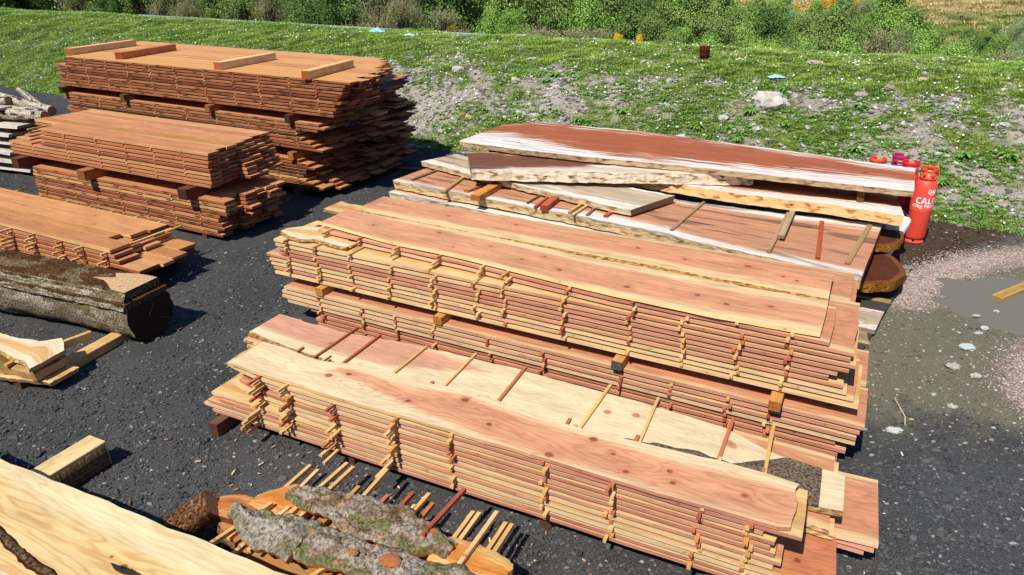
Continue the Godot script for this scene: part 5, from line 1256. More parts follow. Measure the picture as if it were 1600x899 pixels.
func stone_mesh(s: int, detail := 1, smooth := -1) -> ArrayMesh:
	# a pebble or rock: an icosahedron, split once or twice, pulled about
	var ph := (1.0 + sqrt(5.0)) / 2.0
	var v := [Vector3(-1, ph, 0), Vector3(1, ph, 0), Vector3(-1, -ph, 0), Vector3(1, -ph, 0), Vector3(0, -1, ph), Vector3(0, 1, ph), Vector3(0, -1, -ph), Vector3(0, 1, -ph), Vector3(ph, 0, -1), Vector3(ph, 0, 1), Vector3(-ph, 0, -1), Vector3(-ph, 0, 1)]
	var f := [[0, 11, 5], [0, 5, 1], [0, 1, 7], [0, 7, 10], [0, 10, 11], [1, 5, 9], [5, 11, 4], [11, 10, 2], [10, 7, 6], [7, 1, 8], [3, 9, 4], [3, 4, 2], [3, 2, 6], [3, 6, 8], [3, 8, 9], [4, 9, 5], [2, 4, 11], [6, 2, 10], [8, 6, 7], [9, 8, 1]]
	var tris := []
	for t in f: tris.append([v[t[0]].normalized(), v[t[1]].normalized(), v[t[2]].normalized()])
	for d in detail:
		var nt := []
		for t in tris:
			var a: Vector3 = ((t[0] + t[1]) / 2).normalized(); var b: Vector3 = ((t[1] + t[2]) / 2).normalized(); var c: Vector3 = ((t[2] + t[0]) / 2).normalized()
			nt += [[t[0], a, c], [a, t[1], b], [c, b, t[2]], [a, b, c]]
		tris = nt
	var nn := nz(s, 1.0, 3)
	var st := new_st(Color.WHITE, smooth)
	var def := func(p: Vector3) -> Vector3:
		var r := 1.0 + 0.5 * nn.get_noise_3dv(p * 0.9) + 0.18 * nn.get_noise_3dv(p * 2.6 + Vector3.ONE * 9) + (0.07 * nn.get_noise_3dv(p * 7.0) if detail > 1 else 0.0)
		var q := p * r
		q.y = clampf(q.y, -0.6, 0.62)      # a flattish top and bottom
		return q * Vector3(1, 0.75, 0.8)
	for t in tris: tri(st, def.call(t[0]), def.call(t[1]), def.call(t[2]), t[0] + t[1] + t[2])
	return commit([[st, M.stone]])

func in_foot(x: float, z: float, m := 0.0) -> bool:
	for f in foot:
		var q: Vector3 = f[0] * Vector3(x, 0, z)
		if q.x > f[1] - m and q.x < f[2] + m and -q.z > f[3] - m and -q.z < f[4] + m: return true
	return false

func chippings():
	var sm := stone_mesh(1, 0); var sm2 := stone_mesh(2, 0)
	var r := RandomNumberGenerator.new(); r.seed = 12
	var inv := BF.affine_inverse()
	var sets := [[], []]; var cols := [[], []]
	var pinks := []; var pcols := []
	var n := 0
	while n < 150000:
		n += 1
		var z := -2.8 - 16.0 * pow(r.randf(), 1.35)
		var half := 1.2 + 0.78 * absf(z)
		var x := r.randf_range(-half, minf(half, 9.5))
		var q: Vector3 = inv * Vector3(x, 0, z)
		if -q.z > 0.5: continue
		if in_foot(x, z, -0.12): continue
		var pd := puddle_depth(x, z)
		if pd > 0.05: continue
		var k := yard(x, z)
		var s := 0.006 + 0.016 * pow(r.randf(), 2.3)
		if r.randf() < 0.025: s *= 2.0
		var y := 0.035 * lump.get_noise_2d(x * 0.5, z * 0.5) * 0.5 + 0.016 * lump.get_noise_2d(x * 2.6, z * 2.6) - 0.008
		if pd > -0.4: y = lerpf(y, -0.05, smoothstep(-0.3, 0.4, pd))
		var b := Basis.from_euler(Vector3(r.randf_range(-0.4, 0.4), r.randf() * TAU, r.randf_range(-0.4, 0.4))).scaled(Vector3(s * r.randf_range(0.8, 1.6), s, s))
		var xf := Transform3D(b, Vector3(x, y + s * 0.25, z))
		var c := lin(92, 92, 92) * r.randf_range(0.55, 1.55)
		if r.randf() < 0.05: c = lin(160, 160, 160) * r.randf_range(0.7, 1.3)
		if r.randf() < k.z: c = lin(70, 56, 46) * r.randf_range(0.6, 1.5)
		if r.randf() < k.x:
			if r.randf() < 0.55: continue
			c = lin(136, 130, 114) * r.randf_range(0.6, 1.3)
			if r.randf() < 0.14: c = lin(205, 200, 190)
		if r.randf() < k.y:
			c = [lin(200, 176, 168), lin(186, 154, 144), lin(214, 206, 200), lin(150, 142, 136)][r.randi() % 4] * r.randf_range(0.8, 1.1)
			pinks.append(xf); pcols.append(c)
			continue
		var w := r.randi() % 2
		sets[w].append(xf); cols[w].append(c)
	# extra pale chippings where the pink gravel lies
	for i in 26000:
		var band: Array = PINK_BAND if r.randf() < 0.6 else PINK_BAND2
		var j := r.randi() % (band.size() - 1)
		var p: Vector2 = band[j].lerp(band[j + 1], r.randf()) + Vector2(r.randfn(0, 0.2), r.randfn(0, 0.2))
		if puddle_depth(p.x, p.y) > 0.05 or in_foot(p.x, p.y, 0.1): continue
		if p.x < 4.6 and p.y < -7: continue
		var s := 0.006 + 0.01 * r.randf() * r.randf()
		var y := 0.035 * lump.get_noise_2d(p.x * 0.5, p.y * 0.5) * 0.5 + 0.016 * lump.get_noise_2d(p.x * 2.6, p.y * 2.6) - 0.008
		var pd := puddle_depth(p.x, p.y)
		if pd > -0.4: y = lerpf(y, -0.05, smoothstep(-0.3, 0.4, pd))
		pinks.append(Transform3D(Basis.from_euler(Vector3(r.randf(), r.randf() * TAU, r.randf())).scaled(Vector3(s * 1.3, s, s)), Vector3(p.x, y + s * 0.4, p.y)))
		pcols.append([lin(206, 178, 168), lin(192, 160, 150), lin(220, 210, 204), lin(160, 150, 142)][r.randi() % 4] * r.randf_range(0.8, 1.1))
	# splinters, bark scraps and sawdust shed round the stacks
	var ch := new_st()
	box_into(ch, Transform3D(), Vector3(0.03, 0.004, 0.009))
	var cx := []; var cc := []
	while cx.size() < 700:
		var f: Array = foot[[0, 0, 1, 2, 6, 7, 8, 5][r.randi() % 8]]
		var u := r.randf_range(f[1] - 0.5, f[2] + 0.5); var v := r.randf_range(f[3] - 0.55, f[4] + 0.5)
		if u > f[1] and u < f[2] and v > f[3] - 0.02 and v < f[4] and r.randf() < 0.9: continue
		var p: Vector3 = f[0].affine_inverse() * Vector3(u, 0, -v)
		var q2: Vector3 = inv * p
		if -q2.z > -0.2: continue
		var sc2 := r.randf_range(0.4, 1.6) * (2.2 if r.randf() < 0.05 else 1.0)
		cx.append(Transform3D(Basis.from_euler(Vector3(r.randf_range(-0.3, 0.3), r.randf() * TAU, r.randf_range(-0.3, 0.3))).scaled(Vector3(sc2, sc2, sc2 * r.randf_range(0.6, 1.6))), p + Vector3.UP * 0.014))
		cc.append([lin(226, 190, 140), lin(206, 150, 110), lin(120, 90, 66), lin(236, 212, 170)][r.randi() % 4] * r.randf_range(0.6, 1.0))
	tag(scatter("wood_chips", commit([[ch, M.plain]]), cx, cc), "splinters and bark scraps shed on the chippings round the stacks", "wood chips", "", "stuff")
	tag(scatter("gravel", sm, sets[0], cols[0]), "dark slate chippings covering the yard", "gravel", "", "stuff")
	tag(scatter("gravel", sm2, sets[1], cols[1]), "angular dark slate chippings scattered among the others", "gravel", "", "stuff")
	tag(scatter("pink_gravel", sm, pinks, pcols), "pink and white chippings in bands round the puddle", "gravel", "", "stuff")

func blade(st: SurfaceTool, base: Vector3, tip: Vector3, w: float, side: Vector3):
	tri(st, base - side * w, base + side * w, tip, side.cross(tip - base))

func tuft_mesh(s: int, n: int, h: float, w: float, spread: float) -> ArrayMesh:
	var r := RandomNumberGenerator.new(); r.seed = s
	var st := new_st()
	for i in n:
		var a := r.randf() * TAU
		var d := Vector3(cos(a), 0, sin(a))
		var p := d * spread * sqrt(r.randf()) * 0.6
		blade(st, p, p + d * spread * r.randf_range(0.2, 0.9) + Vector3.UP * h * r.randf_range(0.5, 1.0), w, Vector3(-sin(a + r.randf()), 0, cos(a)))
	return commit([[st, M.leaf]])

func rosette_mesh(s: int, n: int, L: float) -> ArrayMesh:
	# a low leafy weed: broad pointed leaves arching out from one crown
	var r := RandomNumberGenerator.new(); r.seed = s
	var st := new_st()
	for i in n:
		var a := TAU * i / n + r.randf_range(-0.3, 0.3)
		var d := Vector3(cos(a), 0, sin(a)); var sd := Vector3(-sin(a), 0, cos(a))
		var l := L * r.randf_range(0.6, 1.1); var up := r.randf_range(0.3, 1.0)
		st.set_color(Color.WHITE * r.randf_range(0.7, 1.0))
		var prev := []
		for k in 5:
			var q := k / 4.0
			var c := d * l * q + Vector3.UP * l * (up * q - 0.75 * up * q * q * 1.2 + 0.03)
			var w := l * 0.17 * sin(PI * clampf(q * 0.86 + 0.1, 0, 1))
			var row := [c - sd * w + Vector3.UP * w * 0.3, c, c + sd * w + Vector3.UP * w * 0.3]
			if k:
				for j in 2: quad(st, prev[j], prev[j + 1], row[j + 1], row[j], Vector3.UP)
			prev = row
	return commit([[st, M.leaf]])

func bank_cover():
	var r := RandomNumberGenerator.new(); r.seed = 33
	var grass := [[], []]; var gc := [[], []]
	var weeds := []; var wc := []; var flowers := []; var fc := []; var stones := []; var sc := []
	var up := func(u, v) -> Vector3:
		var e := 0.15
		return (BF.basis * Vector3(bank(u - e, v) - bank(u + e, v), 2 * e, -(bank(u, v - e) - bank(u, v + e)))).normalized()
	var n := 0
	while n < 210000:
		n += 1
		var u := 9.0 - 68.0 * pow(r.randf(), 1.25)
		var v := r.randf_range(-0.15, 9.0)
		var k := greenness(u, v)
		var dens := smoothstep(0.22, 0.8, k)
		var p := P(BF, u, v, bank(u, v) - 0.005)
		if r.randf() < dens * 0.92:
			var s := r.randf_range(0.55, 1.15) * (1.0 + 0.012 * maxf(0, -u))
			if v < 3 and r.randf() < 0.25: s *= 0.6
			var w := r.randi() % 2
			grass[w].append(Transform3D(Basis(Vector3.UP, r.randf() * TAU).scaled(Vector3(s * 1.2, s * r.randf_range(0.45, 1.0), s * 1.2)), p))
			var tone := patch.get_noise_2d(u * 0.8 + 70, v * 0.8)
			gc[w].append((lin(152, 178, 80).lerp(lin(112, 148, 62), clampf(0.5 + tone * 1.6, 0, 1)).lerp(lin(206, 200, 124), 0.35 * r.randf() * r.randf() + clampf(0.3 - k, 0, 0.3))) * r.randf_range(0.75, 1.15))
		elif r.randf() < 0.6:
			var s := 0.012 + 0.055 * pow(r.randf(), 3.5)
			stones.append(Transform3D(Basis.from_euler(Vector3(r.randf(), r.randf() * TAU, r.randf())).scaled(Vector3(s * 1.3, s, s)), p + Vector3.UP * s * 0.3))
			sc.append([lin(160, 154, 148), lin(196, 190, 184), lin(128, 124, 120), lin(184, 170, 152), lin(226, 222, 216)][r.randi() % 5] * r.randf_range(0.7, 1.1))
		if v < 4.0 and r.randf() < 0.14:
			var s3 := 0.014 + 0.03 * pow(r.randf(), 3.0)
			stones.append(Transform3D(Basis.from_euler(Vector3(r.randf(), r.randf() * TAU, r.randf())).scaled(Vector3(s3 * 1.3, s3, s3)), p + Vector3.UP * 0.03))
			sc.append(lin(214, 210, 204) * r.randf_range(0.75, 1.1))
		if r.randf() < 0.045 * (0.3 + clampf(patch.get_noise_2d(u * 0.5 + 200, v * 0.5) * 3.0, 0, 1)):
			flowers.append(Transform3D(Basis.from_euler(Vector3(r.randf_range(-0.5, 0.5), r.randf(), r.randf_range(-0.5, 0.5))).scaled(Vector3.ONE * r.randf_range(0.6, 1.3)), p + Vector3.UP * r.randf_range(0.05, 0.11)))
			fc.append(Color.WHITE * r.randf_range(0.85, 1.0))
		if v < 4.2 and u > -14 and r.randf() < 0.34 * clampf(patch.get_noise_2d(u * 0.45 + 400, v * 0.6) * 3.0 + 0.28 + (0.35 if u > -7 else -0.1), 0, 1):
			var s := r.randf_range(0.5, 1.15)
			weeds.append(Transform3D(Basis(Vector3.UP, r.randf() * TAU).scaled(Vector3(s, s * r.randf_range(0.8, 1.3), s)), p))
			wc.append(lin(104, 150, 60).lerp(lin(148, 184, 82), r.randf()) * r.randf_range(0.7, 1.1))
	for w in 2: tag(scatter("grass", tuft_mesh(40 + w, 11, 0.1, 0.0075, 0.11), grass[w], gc[w]), ["short green grass growing over the bank and its top", "yellower grass tufts mixed through the bank's turf"][w], "grass", "", "stuff")
	tag(scatter("ground_cover", rosette_mesh(50, 10, 0.11), weeds, wc), "low leafy weeds spread over the stony side of the bank", "weeds", "", "stuff")
	var hx := []; var hc := []
	for i in 16000:
		var u := r.randf_range(-60.0, 45.0); var v := r.randf_range(70.0, 150.0)
		var s4 := r.randf_range(4.0, 10.0)
		hx.append(Transform3D(Basis(Vector3.UP, r.randf() * TAU).scaled(Vector3(s4, s4 * 0.6, s4)), P(BF, u, v, bank(u, v))))
		hc.append(lin(196, 176, 120).lerp(lin(120, 136, 66), clampf(0.4 + 1.4 * patch.get_noise_2d(u * 0.08, v * 0.08) - (v - 85.0) * 0.012, 0, 1)) * r.randf_range(0.75, 1.2))
	tag(scatter("hill_grass", tuft_mesh(44, 11, 0.1, 0.0075, 0.11), hx, hc), "dry tan grass tussocks over the far hillside", "grass", "", "stuff")
	var fl := new_st()
	for i in 5: tri(fl, Vector3.ZERO, Vector3(cos(TAU * i / 5) * 0.022, 0.003, sin(TAU * i / 5) * 0.022), Vector3(cos(TAU * (i + 1) / 5) * 0.022, 0.003, sin(TAU * (i + 1) / 5) * 0.022), Vector3.UP)
	tag(scatter("flowers", commit([[fl, M.leaf]]), flowers, fc), "tiny white daisies sprinkled over the bank", "flowers", "", "stuff")
	tag(scatter("pebbles", stone_mesh(3, 0), stones, sc), "grey and white stones lying in the bank's bare patches", "stones", "", "stuff")
	# the larger weeds one can tell apart
	var proto: MeshInstance3D = null
	var made := 0
	while made < 45:
		var u := r.randf_range(-11.0, 4.5); var v := r.randf_range(0.3, 3.6)
		if patch.get_noise_2d(u * 0.45 + 400, v * 0.6) < -0.08: continue
		made += 1
		var o: MeshInstance3D
		if proto == null:
			var st := rosette_mesh(61, 17, 0.2)
			st.surface_set_material(0, M.leaf.duplicate())
			(st.surface_get_material(0) as StandardMaterial3D).albedo_color = Color(0.44, 0.64, 0.26)
			proto = mesh_node(st, "leafy_weed")
			o = proto
		else:
			o = proto.duplicate()
			put(o, "leafy_weed")
		var s := r.randf_range(0.7, 1.25)
		o.transform = Transform3D(Basis(Vector3.UP, r.randf() * TAU).scaled(Vector3(s, s * 1.2, s)), P(BF, u, v, bank(u, v) - 0.01))
		tag(o, "broad leaved dark green weed growing on the stony side of the bank", "weed", "broad leaved weeds on the bank")
	var ms := [stone_mesh(70, 3), stone_mesh(71, 3), stone_mesh(72, 2), stone_mesh(73, 3)]
	# rocks: x, z, width, height, tint, label
	var rk := [[-1.56, -21.08, 0.3, 0.2, [206, 198, 188], "pale rock high on the bank, left of two near the tall stack's corner"], [0.09, -19.84, 0.26, 0.16, [232, 222, 200], "cream flat rock on the bank above the bleached slab's far end"], [5.89, -16.31, 0.62, 0.5, [232, 226, 216], "largest whitish slab of rock on the bank"], [5.4, -15.6, 0.2, 0.16, [222, 214, 202], "upright pale rock just below the largest rock"], [4.79, -16.17, 0.2, 0.13, [214, 214, 208], "smooth light rock between the weeds, beside the largest rock"], [3.8, -15.85, 0.22, 0.16, [220, 218, 212], "light rock low on the bank above the bleached slab"],
		[-0.53, -18.7, 0.22, 0.14, [170, 176, 178], "bluish grey rock low on the bank"], [0.32, -25.16, 0.3, 0.1, [226, 222, 212], "flat pale rock on the turf of the bank top"], [0.56, -21.49, 0.32, 0.12, [200, 204, 200], "flat grey rock near the bank top"], [-1.79, -20.39, 0.24, 0.12, [190, 186, 180], "dull grey rock half sunk in the bank"], [-1.31, -18.78, 0.16, 0.1, [206, 134, 108], "broken terracotta brick on the bank"], [-1.12, -18.55, 0.2, 0.14, [236, 206, 160], "sandy coloured jagged rock low on the bank"], [-1.82, -18.3, 0.18, 0.12, [216, 214, 206], "small white rock at the bank's foot"],
		[3.95, -18.33, 0.2, 0.12, [218, 216, 208], "white rock among weeds in the middle of the bank"], [9.42, -16.76, 0.2, 0.1, [214, 190, 160], "tan flat rock near the bank top above the puddle"], [8.53, -16.4, 0.22, 0.12, [176, 168, 150], "brownish rock sunk in bare stony ground"], [9.51, -15.41, 0.18, 0.12, [214, 214, 212], "light grey rock above the puddle"], [9.72, -14.09, 0.22, 0.14, [212, 210, 206], "rounded pale rock on the bank past the cylinders"], [7.75, -14.76, 0.24, 0.12, [190, 182, 172], "dull rock on the bank above the gas cylinders"], [7.8, -16.16, 0.26, 0.12, [186, 178, 164], "buff rock in the bare patch of the bank"], [7.87, -19.07, 0.4, 0.12, [206, 192, 164], "long tan rock at the back edge of the bank top"], [6.12, -19.61, 0.24, 0.08, [216, 206, 190], "small tan rock on the bank top turf"], [1.17, -18.98, 0.18, 0.12, [220, 216, 206], "pale stone in the dark weeds"], [-2.95, -20.97, 0.3, 0.16, [180, 178, 174], "grey rock on the bank just behind the blue ended planks"]]
	for i in rk.size():
		var p: Array = rk[i]
		var o := mesh_node(ms[i % 4].duplicate(), "rock")
		o.transform = Transform3D(Basis.from_euler(Vector3(0.35, i * 1.3, 0)).scaled(Vector3(p[2] * 0.55, p[3] * 0.9, p[2] * 0.5)), Vector3(p[0], bank_y(p[0], p[1]) + p[3] * 0.2, p[1]))
		var m := std(T.soil, 0.85, {tri = 2.0, vc = false})
		m.albedo_color = c8(p[4][0], p[4][1], p[4][2])
		o.set_surface_override_material(0, m)
		tag(o, p[5], "brick" if i == 10 else "rock", "rocks on the bank")
	var yr := [[3.78, -5.77, 0.13, [222, 220, 216], "white stone alone on the dark chippings beyond the middle stack"], [5.06, -7.0, 0.14, [206, 200, 188], "flat light stone on the mud"], [5.2, -6.8, 0.12, [214, 206, 194], "long pale stone lying just by the flat light one"], [5.47, -7.44, 0.16, [206, 222, 220], "pale bluish stone in the middle of the mud"], [6.0, -7.95, 0.1, [226, 222, 212], "white stone at the puddle's near rim"], [6.1, -8.3, 0.08, [210, 206, 196], "small stone at the edge of the puddle"], [6.5, -8.5, 0.07, [216, 212, 204], "small stone standing in the puddle"], [6.95, -8.2, 0.1, [190, 186, 178], "grey stone in the puddle, nearest the pink chippings"], [7.05, -8.5, 0.1, [222, 218, 210], "pale stone in the puddle beside the grey one"], [5.55, -9.55, 0.14, [186, 190, 186], "grey stone where dark earth meets the pink chippings"], [5.95, -9.85, 0.2, [150, 150, 144], "dark rounded stone by the pink chippings"], [4.6, -6.2, 0.08, [216, 214, 208], "small white stone on the dark chippings near the mud"]]
	for i in yr.size():
		var p: Array = yr[i]
		var o := mesh_node(ms[i % 4].duplicate(), "stone")
		o.transform = Transform3D(Basis.from_euler(Vector3(0.1, i * 1.9, 0)).scaled(Vector3(p[2] * 0.55, p[2] * 0.4, p[2] * 0.4)), Vector3(p[0], p[2] * 0.12 - (0.03 if i in [6, 7, 8] else 0.0), p[1]))
		var m := std(T.soil, 0.8, {tri = 3.0, vc = false})
		m.albedo_color = c8(p[3][0], p[3][1], p[3][2])
		o.set_surface_override_material(0, m)
		tag(o, p[4], "stone", "stones on the yard")

# ------------------------------------------------------------------ trees and shrubs
const TREE_COLS := [[[122, 158, 70], [144, 176, 84]], [[112, 138, 72], [136, 160, 84]], [[80, 110, 56], [108, 138, 70]], [[150, 140, 114], [172, 162, 128]], [[134, 156, 110], [156, 174, 126]], [[214, 168, 30], [238, 196, 40]]]
var tree_protos := {}

func tree(kind: int, variant: int) -> Node3D:
	var key := kind * 10 + variant
	if tree_protos.has(key): return tree_protos[key].duplicate()
	var r := RandomNumberGenerator.new(); r.seed = 900 + key * 7
	var root := Node3D.new()
	var H := 5.0
	var st := new_st(lin(118, 108, 94) if kind != 4 else lin(180, 176, 166), 1)
	var blobs := []
	var nb := 34
	for i in nb:
		var q := r.randf()
		var y := lerpf(0.12 if kind != 3 else 0.05, 0.97, q) * H
		var prof := sin(PI * pow(clampf((y / H - 0.02) / 1.02, 0, 1), 0.75))
		var rad := 1.75 * maxf(0.22, prof) * sqrt(r.randf()) * r.randf_range(0.75, 1.1)
		var a := r.randf() * TAU
		blobs.append([Vector3(cos(a) * rad, y, sin(a) * rad), r.randf_range(0.32, 0.7) * (0.7 + 0.5 * prof)])
	# trunk, and a limb to most clumps
	var limb := func(a: Vector3, b: Vector3, r0: float, r1: float):
		var ax := (b - a).normalized()
		var s := ax.cross(Vector3(0.3, 0.2, 1)).normalized(); var t := ax.cross(s)
		for j in 5:
			var p := TAU * j / 5; var q := TAU * (j + 1) / 5
			var d0 := s * cos(p) + t * sin(p); var d1 := s * cos(q) + t * sin(q)
			quad(st, a + d0 * r0, a + d1 * r0, b + d1 * r1, b + d0 * r1, d0 + d1)
	var stems := 1 if kind in [0, 2, 4] else 3
	for sN in stems:
		var off := Vector3(r.randf_range(-0.35, 0.35), 0, r.randf_range(-0.35, 0.35)) * (0.3 if stems == 1 else 1.0)
		var prev := off * 0.3 + Vector3.DOWN * 0.3
		for k in 5:
			var nx := off * (0.3 + 0.5 * k) + Vector3(r.randf_range(-0.1, 0.1), H * 0.17 * (k + 1), r.randf_range(-0.1, 0.1))
			limb.call(prev, nx, 0.085 - 0.014 * k, 0.07 - 0.014 * k)
			prev = nx
	for b in blobs:
		var c: Vector3 = b[0]
		var s0 := Vector3(c.x * 0.12, clampf(c.y * 0.55 - 0.2, 0.1, H * 0.8), c.z * 0.12)
		limb.call(s0, s0.lerp(c, 0.55) + Vector3.UP * 0.1, 0.03, 0.018)
		limb.call(s0.lerp(c, 0.55) + Vector3.UP * 0.1, c + Vector3.UP * 0.12, 0.018, 0.006)
	var tm := mesh_node(commit([[st, M.bark]]), "trunk", root)
	var lf := new_st()
	var c0: Array = TREE_COLS[kind][0]; var c1: Array = TREE_COLS[kind][1]
	var per := 620 if kind != 3 else 190
	for b in blobs:
		var tone := lin(c0[0], c0[1], c0[2]).lerp(lin(c1[0], c1[1], c1[2]), r.randf())
		for i in per:
			var d := Vector3(r.randfn(), r.randfn() * 0.8, r.randfn()).normalized()
			var rr: float = b[1] * (0.25 + 1.0 * pow(r.randf(), 0.7))
			var p: Vector3 = b[0] + d * rr * Vector3(0.95, 1.15, 0.95)
			if p.y < 0.05: continue
			var e := (Vector3(r.randfn(), r.randfn(), r.randfn())).normalized()
			var f := e.cross(d + Vector3(0, 0.6, 0)).normalized()
			lf.set_color(tone * r.randf_range(0.7, 1.2))
			if kind == 3:        # bare twiggy shrub: thin shoots
				var l := r.randf_range(0.12, 0.34)
				var up := (Vector3(d.x * 0.6, 0.9, d.z * 0.6) + e * 0.4).normalized()
				tri(lf, p - f * 0.011, p + f * 0.011, p + up * l, up.cross(f))
				if i % 3 == 0:
					lf.set_color(lin(134, 142, 74) * r.randf_range(0.7, 1.2))
					quad(lf, p - f * 0.04, p + e * 0.045, p + f * 0.04, p - e * 0.045, d)
			else:
				var s := r.randf_range(0.026, 0.056) * (0.8 if kind == 4 else 1.0)
				quad(lf, p - f * s, p + e * s * 0.7, p + f * s, p - e * s * 0.7, d)
	mesh_node(commit([[lf, M.leaf]]), "crown", root)
	tree_protos[key] = root
	return root

